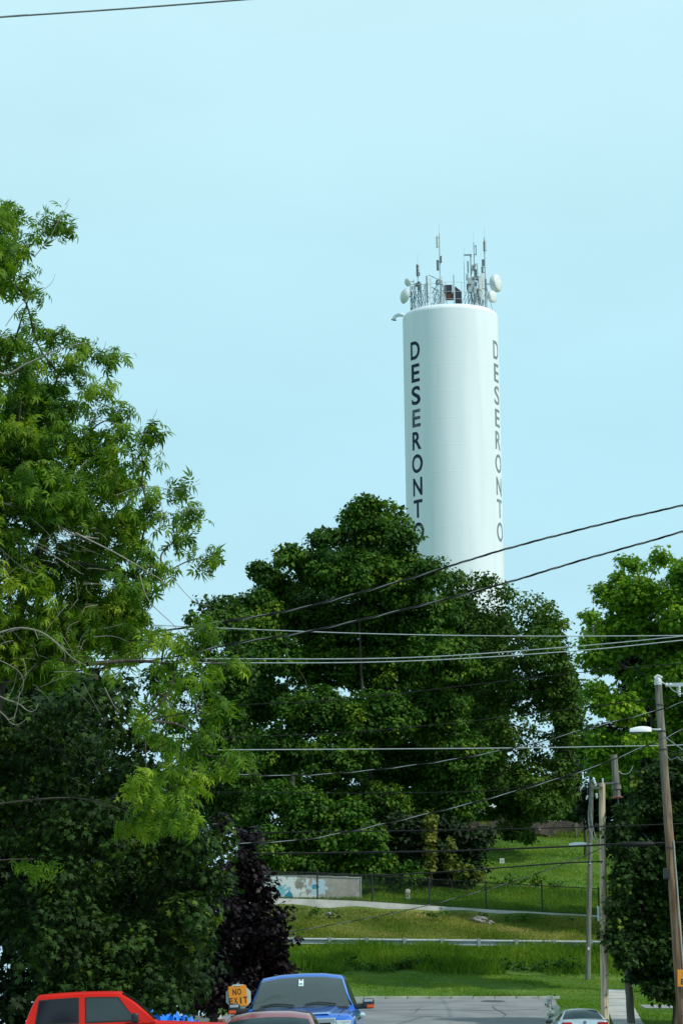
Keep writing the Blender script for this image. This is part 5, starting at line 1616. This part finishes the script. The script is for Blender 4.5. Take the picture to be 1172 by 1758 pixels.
blades('tall_grass', None, 52000, (-4.5, 15), (139.6, 145.0), (0.35, 0.85), (0.02, 0.05), M['blade'], 0.42, mask=lambda x, y: (y > 140.2 + 0.9 * np.sin(x * 0.9) + 0.5 * np.sin(x * 2.3 + 1) + rng.normal(0, 0.3, len(x))) & (rng.random(len(x)) < np.clip(0.35 + 0.5 * np.sin(x * 0.8 + 1.0) * np.sin(y * 1.9) + (y - 139.6) * .12, 0.1, 1)))
blades('lawn_grass', None, 120000, (-4.8, 19), (111, 140), (0.05, 0.12), (0.02, 0.05), M['blade'], 0.5, mask=off_paving)
blades('bank_grass', None, 60000, (-5, 15), (145, 152.4), (0.08, 0.26), (0.015, 0.04), M['blade_dry'], 0.42)
blades('upper_grass', None, 60000, (-4, 24), (153.4, 163), (0.12, 0.4), (0.02, 0.05), M['blade'], 0.45)
blades('bank_top_grass', None, 9000, (5, 26), (185, 189.5), (0.15, 0.5), (0.03, 0.06), M['blade_dry'], 0.2)
blades('meadow_grass', None, 50000, (2, 26), (163, 186), (0.08, 0.2), (0.03, 0.06), M['blade'], 0.55)
blades('verge_grass', None, 2500, (9.3, 13.6), (110, 134), (0.12, 0.3), (0.02, 0.04), M['blade'], 0.6, mask=lambda x, y: off_paving(x, y) & (np.abs(np.abs(x - np.interp(y, [96, 113, 133.5], [10.5, 10.9, 12.3])) - 0.65) < 0.09))
blades('edge_grass', None, 2600, (-4.5, 9.2), (130.25, 130.7), (0.1, 0.28), (0.02, 0.04), M['blade_dry'], 0.45)
lb = [(u, 1656 + 5 * math.sin(u * .05) + rng.uniform(-4, 4), rng.uniform(9, 20), rng.uniform(5, 9), rng.uniform(.4, .9)) for u in range(600, 1000, 17)]
tree('weed_patch', 'dark leafy weeds along the front of the tall grass', 'weeds', lb, 140.8, M['leaf_bush'], TQ, 0.15, 0.22, 14, dens=1.0, trunk=(800, 1665), inner=0.3, back=0.5, tint0=0.25, tr0=0.01, limbs=False)
lb = [(u, v + rng.uniform(-4, 4), rng.uniform(6, 15), rng.uniform(3, 6), rng.uniform(.4, .9)) for u, v in ((540, 1566), (575, 1570), (650, 1578), (742, 1566), (760, 1560), (830, 1570), (872, 1578), (900, 1573), (980, 1580), (1000, 1605), (690, 1600), (620, 1590))]
tree('weed_patch', 'scattered low weeds on the dry bank above the guardrail', 'weeds', lb, 151.2, M['leaf_bush'], TQ, 0.13, 0.18, 12, dens=1.0, trunk=(760, 1585), inner=0.3, back=0.3, tint0=0.4, tr0=0.01, limbs=False)

# ------------------------------------------------------------------ vehicles
# every vehicle is built in its own frame: x forward, y to its left, z up from the ground
class Car:
    def __init__(s, root, paint, belt, cab, wb, wr, roof_h, low, prof, hw, crown=0.03, corner=0.05):
        """cab: (windshield base x, windshield top x, roof rear x, rear-window base x); prof: (x, top z) of the lower body; hw: (x, half width)"""
        s.root, s.paint = root, paint
        s.belt, s.cab, s.wb, s.wr, s.h = belt, cab, wb, wr, roof_h
        s.low, s.prof, s.hw, s.crown, s.corner = low, prof, hw, crown, corner

    def top(s, x):
        px = sorted(s.prof)
        return float(np.interp(x, [p[0] for p in px], [p[1] for p in px]))

    def half(s, x):
        px = sorted(s.hw)
        return float(np.interp(x, [p[0] for p in px], [p[1] for p in px]))

    def roof(s, x):
        f0, f1, r1, r0 = s.cab
        bz = s.belt
        if x > f1:
            q = max(0.0, (f0 - x) / (f0 - f1))
            q = q + 0.12 * math.sin(math.pi * q)
            return bz + (s.h - bz) * min(q, 1.0)
        if x < r1:
            q = max(0.0, (x - r0) / max(r1 - r0, 1e-3))
            q = q + 0.12 * math.sin(math.pi * q)
            return bz + (s.h - bz) * min(q, 1.0)
        m_ = (f1 + r1) / 2
        return s.h + 0.025 * (1 - ((x - m_) / ((f1 - r1) / 2)) ** 2)

    def wt(s, x):
        q = (s.roof(x) - s.belt) / (s.h - s.belt)
        return s.wb + (s.wr - s.wb) * min(1, max(0, q))

    def section(s, x):
        h, w_ = s.roof(x), s.wt(x)
        k = min(1.0, (h - s.belt) / 0.25)
        co = s.corner * k
        half = [(s.wb, s.belt - 0.02), (w_ + 0.012 * k, h - 1.7 * co), (w_ - 0.1 * co, h - 0.75 * co), (w_ - 0.7 * co, h - 0.15 * co), (w_ - 1.6 * co, h), (w_ * 0.5, h + s.crown * 0.75 * k), (0, h + s.crown * k)]
        return [(x, y, z) for y, z in half] + [(x, -y, z) for y, z in half[-2::-1]]

    def top_z(s, x, y):
        sec = s.section(x)
        pts = sorted([(p[1], p[2]) for p in sec[3:-3]])
        return float(np.interp(y, [p[0] for p in pts], [p[1] for p in pts]))

    def build_body(s, name='body', open_screen=None):
        mb = MB()
        xs_ = sorted(set([p[0] for p in s.prof] + [p[0] for p in s.hw] + list(np.linspace(min(p[0] for p in s.prof), max(p[0] for p in s.prof), 26))))
        rows = []
        for x in xs_:
            t_, w_ = s.top(x), s.half(x)
            lo = s.low
            mid = lo + (t_ - lo) * 0.6
            half = [(w_ * 0.93, lo), (w_, lo + 0.12), (w_ * 1.005, mid), (w_ * 0.985, t_ - 0.09), (w_ * 0.955, t_ - 0.03), (w_ * 0.9, t_), (w_ * 0.55, t_ + 0.022), (0, t_ + 0.03)]
            rows.append([(x, y, z) for y, z in half] + [(x, -y, z) for y, z in half[-2::-1]])
        mb.grid(rows)
        n = len(rows[0])
        mb.add(rows[0], [tuple(range(n))])
        mb.add(rows[-1], [tuple(range(n))[::-1]])
        f0, f1, r1, r0 = s.cab
        xs2 = sorted(set(list(np.linspace(f0, f1, 9)) + list(np.linspace(f1, r1, 9)) + list(np.linspace(r1, r0, 9))))
        if open_screen:
            qa, qb = open_screen
            xs2 = sorted(set(xs2 + [f0 + (f1 - f0) * qa, f0 + (f1 - f0) * qb]))
        rows = [s.section(x) for x in xs2]
        if open_screen:
            n = 13
            vs = [p for r_ in rows for p in r_]
            fs = []
            for i in range(len(rows) - 1):
                xm = (xs2[i] + xs2[i + 1]) / 2
                gap_ = f0 + (f1 - f0) * qb < xm < f0 + (f1 - f0) * qa
                fs += [(i * n + k, i * n + k + 1, (i + 1) * n + k + 1, (i + 1) * n + k) for k in range(n - 1) if not (gap_ and 3 <= k <= 8)]
            mb.add(vs, fs)
        else:
            mb.grid(rows)
        mb.add(rows[0], [tuple(range(13))])
        mb.add(rows[-1], [tuple(range(13))[::-1]])
        s.body = mb.build(name, s.paint, s.root, world=False, smooth=38)
        return s.body

    def screen(s, name, q0, q1, front, m, inset=0.07, gap=0.008):
        """glass lying on the front (or rear) slope between fractions q0..q1 of the slope"""
        f0, f1, r1, r0 = s.cab
        a, c = (f0, f1) if front else (r0, r1)
        rows = []
        for q in np.linspace(q0, q1, 9):
            x = a + (c - a) * q
            w_ = s.wt(x) - inset
            sl = (s.roof(a + (c - a) * min(q + .02, 1)) - s.roof(a + (c - a) * max(q - .02, 0)))
            nx, nz = (s.h - s.belt), abs(c - a)
            nl = math.hypot(nx, nz)
            sg = 1 if front else -1
            rows.append([(x + sg * gap * nx / nl, y, s.top_z(x, y) + gap * nz / nl) for y in np.linspace(-w_, w_, 13)])
        return MB().grid(rows).build(name, m, s.root, world=False, smooth=60)

    def side_glass(s, name, x0, x1, side, m, zlo=0.035, ztop=0.085, slant0=0.0, slant1=0.0, gap=0.006):
        """window on the flank between x0 and x1; slants shift the top corners"""
        cols = []
        for q in np.linspace(0, 1, 11):
            col = []
            for k in np.linspace(0, 1, 6):
                x = x0 + (x1 - x0) * q + (slant0 * (1 - q) + slant1 * q) * k
                h, w_ = s.roof(x), s.wt(x)
                zt_ = h - ztop
                z = s.belt + zlo + (zt_ - s.belt - zlo) * k
                kk = min(1.0, (h - s.belt) / 0.25)
                ztp = h - 1.7 * s.corner * kk
                y = s.wb + (w_ + 0.012 - s.wb) * (z - (s.belt - .02)) / max(ztp - s.belt + .02, .02)
                col.append((x, side * (y + gap), z))
            cols.append(col)
        return MB().grid(cols).build(name, m, s.root, world=False, smooth=60)

    def wheel(s, x, side, r_, wd=0.22, y=None):
        y = y or s.half(x) - 0.02
        t_ = MB().lathe([(r_ * .62, -wd / 2), (r_ * .95, -wd / 2), (r_, -wd / 3), (r_, wd / 3), (r_ * .95, wd / 2), (r_ * .62, wd / 2)], (x, side * (y - wd / 2 + 0.01), r_), axis=(0, side, 0), n=28)
        o = MB().lathe([(0, 0.01), (r_ * .2, 0.02), (r_ * .55, -0.01), (r_ * .64, 0.03), (r_ * .64, -wd * .8)], (x, side * (y + 0.005), r_), axis=(0, side, 0), n=24).build('wheel', M['rim'], s.root, world=False, smooth=40)
        t_.build('tyre', M['rubber'], o, world=False, smooth=40)


def mirror(root, paint, p, size, side):
    o = MB().box(p, size).build('mirror', paint, root, world=False, bevel=min(size) * 0.3)
    return o


def sedan(name, label, loc, rot, paint, glass_front, glass_rear, s_=1.0, qtop=0.93, deck=0.0):
    root = thing(name, label, 'car', loc, None, rot)
    c = Car(root, paint, 0.93 * s_ + deck, (1.12, 0.28, -0.72, -1.55), 0.80, 0.60, 1.40 * s_, 0.24,
            [(2.3, 0.5), (2.22, 0.66 + deck * .6), (1.9, 0.78 + deck), (1.15, 0.91 + deck), (0.9, 0.93 + deck), (-1.5, 0.96 + deck), (-1.9, 0.97 + deck), (-2.22, 0.93 + deck), (-2.3, 0.6 + deck)],
            [(2.3, 0.60), (2.15, 0.76), (1.6, 0.87), (0, 0.885), (-1.6, 0.87), (-2.15, 0.78), (-2.3, 0.66)], crown=0.045, corner=0.07)
    c.build_body()
    c.screen('windshield', 0.08, qtop, True, glass_front, inset=0.085)
    c.screen('rear_window', 0.10, 0.92, False, glass_rear, inset=0.085)
    for sd_ in (1, -1):
        c.side_glass('side_window', 0.80, 0.02, sd_, M['tinted_glass'], slant0=-0.36, ztop=0.11)
        c.side_glass('side_window', -0.05, -0.95, sd_, M['tinted_glass'], slant1=0.12, ztop=0.11)
        mirror(root, M['black_plastic'], (0.62, sd_ * 0.98, 0.96 * s_ + deck * .6), (0.12, 0.2, 0.13), sd_)
        for x in (1.38, -1.35):
            c.wheel(x, sd_, 0.32)
        MB().box((2.13, sd_ * 0.6, 0.66), (0.25, 0.3, 0.12)).build('headlight', M['lamp_clear'], root, world=False, bevel=0.03)
    return root, c


# road level for a wheel base centred at x, y, following the cross fall
def on_road(x, y, up=0.03):
    return zs(x, y) + up


CF = math.atan(0.029)

# blue pickup facing the camera
bx = P(516.5, 1735, 50.3).x
YAW = R(-90 - 2.0)
bl = thing('pickup_truck', 'blue pickup truck facing the camera with chrome grille and towing mirrors', 'pickup truck', (bx + 0.06, 51.9, on_road(bx, 51.9)), None, (0, -CF, 0))
bl.rotation_mode = 'QUATERNION'
bl.rotation_quaternion = Quaternion((0, 1, 0), -CF) @ Quaternion((0, 0, 1), YAW)
c = Car(bl, M['blue_paint'], 1.245, (0.95, 0.22, -1.55, -1.80), 0.955, 0.755, 1.865, 0.42,
        [(2.62, 0.75), (2.58, 1.09), (2.4, 1.17), (1.6, 1.225), (0.95, 1.27), (0.4, 1.27), (-1.85, 1.27), (-1.9, 1.2), (-3.3, 1.2), (-3.32, 0.8)],
        [(2.62, 0.9), (2.5, 0.97), (1.8, 1.0), (0.9, 0.985), (-1.9, 0.985), (-3.3, 0.975), (-3.32, .96)], crown=0.05, corner=0.075)
c.build_body(open_screen=(0.10, 0.85))
c.screen('windshield', 0.07, 0.87, True, M['clear_glass'], inset=0.06)
# what shows through the windshield: dash, steering wheel, seats with headrests, dark lining
MB().box((0.62, 0, 1.295), (0.62, 1.7, 0.05)).build('dashboard', M['black_plastic'], bl, world=False, bevel=0.02)
MB().box((-0.75, 0, 1.29), (1.9, 1.72, 0.03)).build('cabin_floor', M['rubber'], bl, world=False)
MB().box((-1.5, 0, 1.53), (0.03, 1.45, 0.5)).build('rear_lining', M['seat_cloth'], bl, world=False)
for y_ in (0.42, -0.42):
    st_ = MB().box((-0.55, y_, 1.40), (0.16, 0.5, 0.34)).build('seat', M['seat_cloth'], bl, world=False, bevel=0.05)
    MB().box((-0.6, y_, 1.66), (0.1, 0.26, 0.16)).build('headrest', M['seat_cloth'], st_, world=False, bevel=0.04)
ring = [(0.24 + 0.09 * math.cos(a_), 0.42 + 0.19 * math.sin(a_), 1.38 + 0.15 * math.cos(a_)) for a_ in np.linspace(0, 2 * math.pi, 25)]
MB().tube(ring, 0.016, 6, caps=False).build('steering_wheel', M['black_plastic'], bl, world=False, smooth=60)
MB().box((0.33, 0.0, 1.80), (0.03, 0.24, 0.07)).build('cabin_mirror', M['black_plastic'], bl, world=False, bevel=0.02)
c.screen('rear_window', 0.15, 0.85, False, M['tinted_glass'], inset=0.12)
for sd_ in (1, -1):
    c.side_glass('side_window', 0.62, -0.42, sd_, M['tinted_glass'], slant0=-0.34)
    c.side_glass('side_window', -0.52, -1.5, sd_, M['tinted_glass'], slant1=0.08)
    for x in (1.72, -2.0):
        c.wheel(x, sd_, 0.41, 0.28)
    # extended two-arm towing mirror
    m_ = MB().box((0.70, sd_ * 1.10, 1.30), (0.10, 0.36, 0.10)).build('mirror', M['black_plastic'], bl, world=False, bevel=0.03)
    MB().box((0.71, sd_ * 1.19, 1.345), (0.13, 0.20, 0.17)).build('mirror_head', M['black_plastic'], m_, world=False, bevel=0.03)
    MB().box((0.778, sd_ * 1.19, 1.395), (0.01, 0.15, 0.045)).build('trim', M['cable_bare'], m_, world=False)
    MB().box((0.783, sd_ * 1.225, 1.29), (0.02, 0.13, 0.055)).build('marker_lamp', M['lamp_amber'], m_, world=False, bevel=0.012)
    # headlight with two round reflectors
    hl = MB().box((2.525, sd_ * 0.80, 0.965), (0.17, 0.26, 0.21)).build('headlight', M['lamp_clear'], bl, world=False, bevel=0.02)
    for dy in (-0.06, 0.065):
        MB().lathe([(0.052, 0.0), (0.052, 0.012), (0.036, 0.014), (0.03, 0.004), (0.0, 0.002)], (2.612, sd_ * 0.80 + dy, 0.97), axis=(1, 0, 0), n=18).build('reflector', M['chrome'], hl, world=False, smooth=40)
# hood creases: a raised centre panel
rows = []
for x in np.linspace(0.98, 2.46, 10):
    w_ = 0.62 - 0.1 * (x - 0.98) / 1.5
    tz_ = c.top(x)
    rows.append([(x, -w_ - .06, tz_ + 0.012), (x, -w_, tz_ + 0.046), (x, -w_ * .5, tz_ + 0.044), (x, 0, tz_ + 0.04), (x, w_ * .5, tz_ + 0.044), (x, w_, tz_ + 0.046), (x, w_ + .06, tz_ + 0.012)])
MB().grid(rows).build('hood_bulge', M['blue_paint'], bl, world=False, smooth=25)
for sd_ in (1, -1):
    MB().tube([(x_, sd_ * (0.80 - 0.05 * (x_ - 0.95)), c.top(x_) + 0.0145) for x_ in np.linspace(0.98, 2.5, 8)], 0.009, 5).build('hood_seam', M['rubber'], bl, world=False)
# grille: thick chrome surround, three bars, dark mesh
gr = MB()
gx = 2.615
gr.box((gx, 0, 1.075), (0.10, 1.34, 0.085))
gr.box((gx, 0.625, 0.88), (0.10, 0.09, 0.31))
gr.box((gx, -0.625, 0.88), (0.10, 0.09, 0.31))
gr.box((gx, 0, 0.70), (0.10, 1.34, 0.06))
o = gr.build('grille', M['chrome'], bl, world=False, bevel=0.015)
MB().box((gx - 0.03, 0, 0.88), (0.05, 1.16, 0.30)).build('grille_mesh', M['black_plastic'], o, world=False)
for k in range(3):
    MB().box((gx + 0.02, 0, 0.99 - 0.085 * k), (0.05, 0.86, 0.036)).build('grille_bar', M['chrome'], o, world=False, bevel=0.01)
MB().box((2.63, 0, 0.52), (0.16, 1.9, 0.2)).build('bumper', M['chrome'], bl, world=False, bevel=0.04)
# wipers, seal, hanging permit
for (y0, y1) in ((0.62, 0.08), (-0.12, -0.72)):
    pts_ = []
    for k in np.linspace(0, 1, 6):
        y = y0 + (y1 - y0) * k
        q = 0.085 + 0.04 * math.sin(math.pi * k * .9)
        x = 0.95 + (0.22 - 0.95) * q
        pts_.append((x + 0.03, y, c.top_z(x, y) + 0.028))
    MB().tube(pts_, 0.013, 6).build('wiper', M['black_plastic'], bl, world=False)
rows = [[(0.99 - 0.0 * k, y, c.top(0.99) + 0.032 + 0.004 * k) for y in np.linspace(-0.82, 0.82, 9)] for k in (0,)]
MB().box((0.965, 0, 1.283), (0.12, 1.66, 0.03)).build('cowl', M['black_plastic'], bl, world=False, bevel=0.01)
q = 0.58
x = 0.95 + (0.22 - 0.95) * q
tilt = Matrix.Rotation(R(-49), 3, 'Y')
n_ = tilt @ Vector((1, 0, 0))
tc0 = Vector((x, 0.0, c.top_z(x, 0))) + n_ * 0.02
tg = MB().box(tc0, (0.006, 0.085, 0.14), tilt).build('hanging_permit', M['paper'], bl, world=False)
MB().box(tc0 + n_ * 0.005 + tilt @ Vector((0, 0, -0.015)), (0.004, 0.055, 0.06), tilt).build('printed_square', M['paper_print'], tg, world=False)
for dy in (-.03, .03):
    MB().box(tc0 + tilt @ Vector((0, dy, 0.09)), (0.004, 0.02, 0.05), tilt).build('hook', M['paper'], tg, world=False)
MB().box((0.02, -0.47, 1.905), (0.09, 0.07, 0.04)).build('roof_lamp', M['black_plastic'], bl, world=False, bevel=0.012)
MB().lathe([(0.0, -.02), (0.055, -.01), (0.05, .02), (0, .03)], (1.2, 1.09, 1.14), axis=(1, .2, 0), n=12).build('fender_mirror', M['chrome'], bl, world=False, smooth=40)
MB().tube([(1.2, 1.0, 1.06), (1.2, 1.09, 1.13)], 0.012, 6).build('mirror_stalk', M['black_plastic'], bl, world=False)

# red pickup seen from its right side... its nose points to the right of the picture
px_ = P(146, 1750, 54).x
rd = thing('pickup_truck', 'bright red pickup truck seen side on under the dark maple', 'pickup truck', (px_, 54.9, on_road(px_, 54.9)))
rd.rotation_mode = 'QUATERNION'
rd.rotation_quaternion = Quaternion((0, 1, 0), -CF) @ Quaternion((0, 0, 1), R(1.5))
zroof = P(140, 1703.5, 54).z - rd.location.z
cz = zroof - 0.03
zb_ = P(140, 1759, 54).z - rd.location.z
c = Car(rd, M['red_paint'], zb_, (1.33, 0.67, -0.87, -1.12), 0.90, 0.72, cz, 0.42,
        [(3.0, 0.7), (2.96, 0.95), (2.8, zb_ - .12), (1.4, zb_ - .01), (1.0, zb_ + .005), (-1.12, zb_ + .005), (-1.14, zb_ - .0)],
        [(3.0, 0.8), (2.8, 0.92), (0, 0.945), (-1.14, 0.945)], crown=0.03, corner=0.06)
c.build_body('cab_body')
MB().box((-2.2, 0, 0.75), (2.2, 1.86, 0.6)).build('bed_floor', M['red_paint'], rd, world=False, bevel=0.02)
for sd_ in (1, -1):
    MB().box((-2.24, sd_ * 0.89, (zb_ - 0.03 + 0.5) / 2), (2.16, 0.09, zb_ - 0.03 - 0.5)).build('bed_side', M['red_paint'], rd, world=False, bevel=0.02)
    c.side_glass('window_seal', -0.93, -0.095, sd_, M['rubber'], slant0=0.08, slant1=-0.0, zlo=0.02, ztop=0.085, gap=0.003)
    c.side_glass('window_seal', 0.015, 1.06, sd_, M['rubber'], slant0=0.0, slant1=-0.41, zlo=0.02, ztop=0.085, gap=0.003)
    c.side_glass('rear_side_window', -0.90, -0.12, sd_, M['tinted_glass'], slant0=0.07, slant1=-0.0, zlo=0.05, ztop=0.11)
    c.side_glass('front_side_window', 0.04, 1.02, sd_, M['glass'], slant0=0.0, slant1=-0.40, zlo=0.045, ztop=0.11)
    mb = MB()
    for pts_ in ([(-0.93, 0.02), (-0.84, 1.02), (-0.10, 1.02), (-0.08, 0.02)],):
        pass
    for x in (1.95, -2.1):
        c.wheel(x, sd_, 0.39, 0.26, y=0.93)
    MB().box((0.96, sd_ * 1.06, zb_ + 0.075), (0.13, 0.22, 0.2)).build('mirror', M['black_plastic'], rd, world=False, bevel=0.045)
    MB().box((2.92, sd_ * 0.72, 0.86), (0.14, 0.3, 0.2)).build('headlight', M['lamp_clear'], rd, world=False, bevel=0.02)
    # door seams
    for x in (-0.02, 1.1):
        MB().box((x, sd_ * 0.952, (zb_ + 0.6) / 2), (0.012, 0.012, zb_ - 0.6)).build('door_seam', M['rubber'], rd, world=False)
MB().box((-3.28, 0, (zb_ - .05 + 0.5) / 2), (0.07, 1.86, zb_ - .05 - 0.5)).build('tailgate', M['red_paint'], rd, world=False, bevel=0.02)
c.screen('windshield', 0.05, 0.94, True, M['glass'], inset=0.03)
c.screen('rear_window', 0.2, 0.85, False, M['tinted_glass'], inset=0.12)

# rose-red sedan, only its roof and windshield in the frame
sx_ = P(462, 1740, 40).x
root, c = sedan('sedan_car', 'dark rose red sedan with a pale sky sheen on its roof before the blue pickup', (sx_ + 0.05, 40.5, on_road(sx_, 40.5)), None, M['maroon_paint'], M['glass_teal'], M['tinted_glass'], 1.0, 0.74)
root.rotation_mode = 'QUATERNION'
zt_want = P(470, 1733.5, 40.3).z
root.location.z = zt_want - (1.40 + 0.045 + 0.025)
root.rotation_quaternion = Quaternion((0, 1, 0), -CF) @ Quaternion((0, 0, 1), R(-92))

# silver sedan seen from behind
sx_ = P(994.5, 1740, 98).x
root, c = sedan('sedan_car', 'silver sedan seen from behind beside the pale tan pole', (sx_, 98.5, on_road(sx_, 98.5)), None, M['silver_paint'], M['glass'], M['glass_teal'], 1.0, deck=0.12)
root.rotation_euler = (0, 0, R(90.5))
root.location.z = P(994, 1731, 98.5).z - 1.47
for sd_ in (1, -1):
    tl_ = MB().box((-2.225, sd_ * 0.60, 0.935), (0.16, 0.36, 0.15)).build('tail_light', M['lamp_red'], root, world=False, bevel=0.04)
o = MB().lathe([(0.0, 0.012), (0.03, 0.012), (0.032, 0.004), (0.048, 0.004), (0.05, 0.012), (0.056, 0.0)], (-2.255, 0, 1.0), axis=(-1, 0, 0.25), n=20).build('round_badge', M['dark_grey'], root, world=False, smooth=40)
MB().box((-2.31, 0, 0.72), (0.02, 0.5, 0.13)).build('number_plate', M['paper'], root, world=False)

# white car half seen under the purple maple
sx_ = P(347, 1745, 96).x
root, c = sedan('sedan_car', 'white car half hidden behind the blue tarpaulin', (sx_ - 1.0, 96, -1.12), None, M['white_paint'], M['glass'], M['tinted_glass'], 1.0)
root.rotation_euler = (0, 0, R(-6))
root.location.z = P(340, 1741, 96).z - 1.47

# blue tarpaulin thrown over a heap
t0, t1 = P(236, 1745, 66), P(352, 1751, 66)
rows = []
nx_ = 46
for j in range(15):
    r_ = []
    for i in range(nx_):
        q, w_ = i / (nx_ - 1), j / 14
        x = t0.x + (t1.x - t0.x) * q
        ridge = np.interp(q, [0, 0.15, 0.3, 0.45, 0.7, 0.9, 1.0], [0.05, 0.30, 0.30, 0.27, 0.16, 0.05, -0.25])
        fold = 0.05 * math.sin(q * 34 + 2 * math.sin(w_ * 5)) + 0.03 * math.sin(q * 71 + w_ * 6)
        prof_ = math.sin(math.pi * (0.08 + 0.84 * w_)) ** 0.6
        z = -1.2 + (ridge + 1.2) * prof_ + fold * prof_ + rng.normal(0, .006)
        r_.append((x + 0.03 * math.sin(w_ * 9 + q * 20), 65.2 + 1.9 * w_ + 0.06 * math.sin(q * 30), z))
    rows.append(r_)
o = MB().grid(rows).build('tarpaulin', M['tarp'], smooth=50)
centre(o, (t0.lerp(t1, .5).x, 66, -1.2))
tag(o, 'crumpled bright blue tarpaulin over a heap behind the red pickup', 'tarpaulin')
p = P(378, 1744, 92)
o = thing('utility_trailer', 'dark red trailer end glimpsed left of the orange sign', 'trailer', (p.x, 92, -1.1))
MB().box((p.x, 92, -0.35), (0.28, 1.6, 0.9)).build('box', M['rust_plate'], o, bevel=0.03)
MB().box((p.x - .02, 91.3, 0.15), (0.2, 0.05, 0.16)).build('reflector_board', M['white_plastic'], o)
for dy in (-.5, .5):
    MB().lathe([(0, 0), (0.3, 0), (0.3, 0.16), (0, 0.16)], (p.x + .14, 92 + dy, -0.8), axis=(1, 0, 0), n=18).build('wheel', M['rubber'], o)

# white-flowering plant at the road edge
wx = P(949, 1750, 111)
fl = thing('flowering_plant', 'white flowering plant at the road edge left of the silver car', 'plant', (wx.x, 111, zs(wx.x, 111)))
st = MB()
C_, N_, D_, S_, T__ = [], [], [], [], []
mbp = MB()
for (u, v, r_) in ((945, 1738, .2), (953, 1732, .16), (948, 1745, .22), (955, 1741, .16), (943, 1747, .16), (951, 1752, .18), (940, 1720, .1), (944, 1712, .07), (938, 1723, .08)):
    cc = P(u, v, 111 + rng.uniform(-.15, .15))
    st.tube([(wx.x + rng.normal(0, .05), 111, fl.location.z - .02), (cc.x, cc.y, cc.z)], 0.012, 5)
    for k in range(int(95 * r_ / .2)):
        d = Vector(rand_dir(1)[0])
        b_ = cc + d * r_ * rng.uniform(.5, 1)
        n_ = (d + Vector(rng.normal(0, .3, 3))).normalized()
        x_ = n_.orthogonal().normalized()
        y_ = n_.cross(x_)
        s_ = rng.uniform(.045, .075)
        mbp.add([b_ + x_ * s_, b_ + (x_ * .3 + y_) * s_ + n_ * .015, b_ + (y_ * .3 - x_) * s_, b_ - y_ * s_ + n_ * .015], [(0, 1, 2, 3)])
    for k in range(int(9 * r_ / .2)):
        C_.append(np.array(cc) + rng.normal(0, r_ * .7, 3))
st.build('stem', M['bark'], fl)
o = mbp.build('blossom', M['petal'], fl)
o['kind'] = 'stuff'
C_ = np.array(C_)
n = len(C_)
leaves_mesh('foliage', M['leaf_bush'], TQ, C_, unit(rng.normal(size=(n, 3)) + np.array((0, 0, 1))), rand_dir(n), rng.uniform(.08, .16, n), rng.uniform(.3, .9, n), fl, 'stuff')
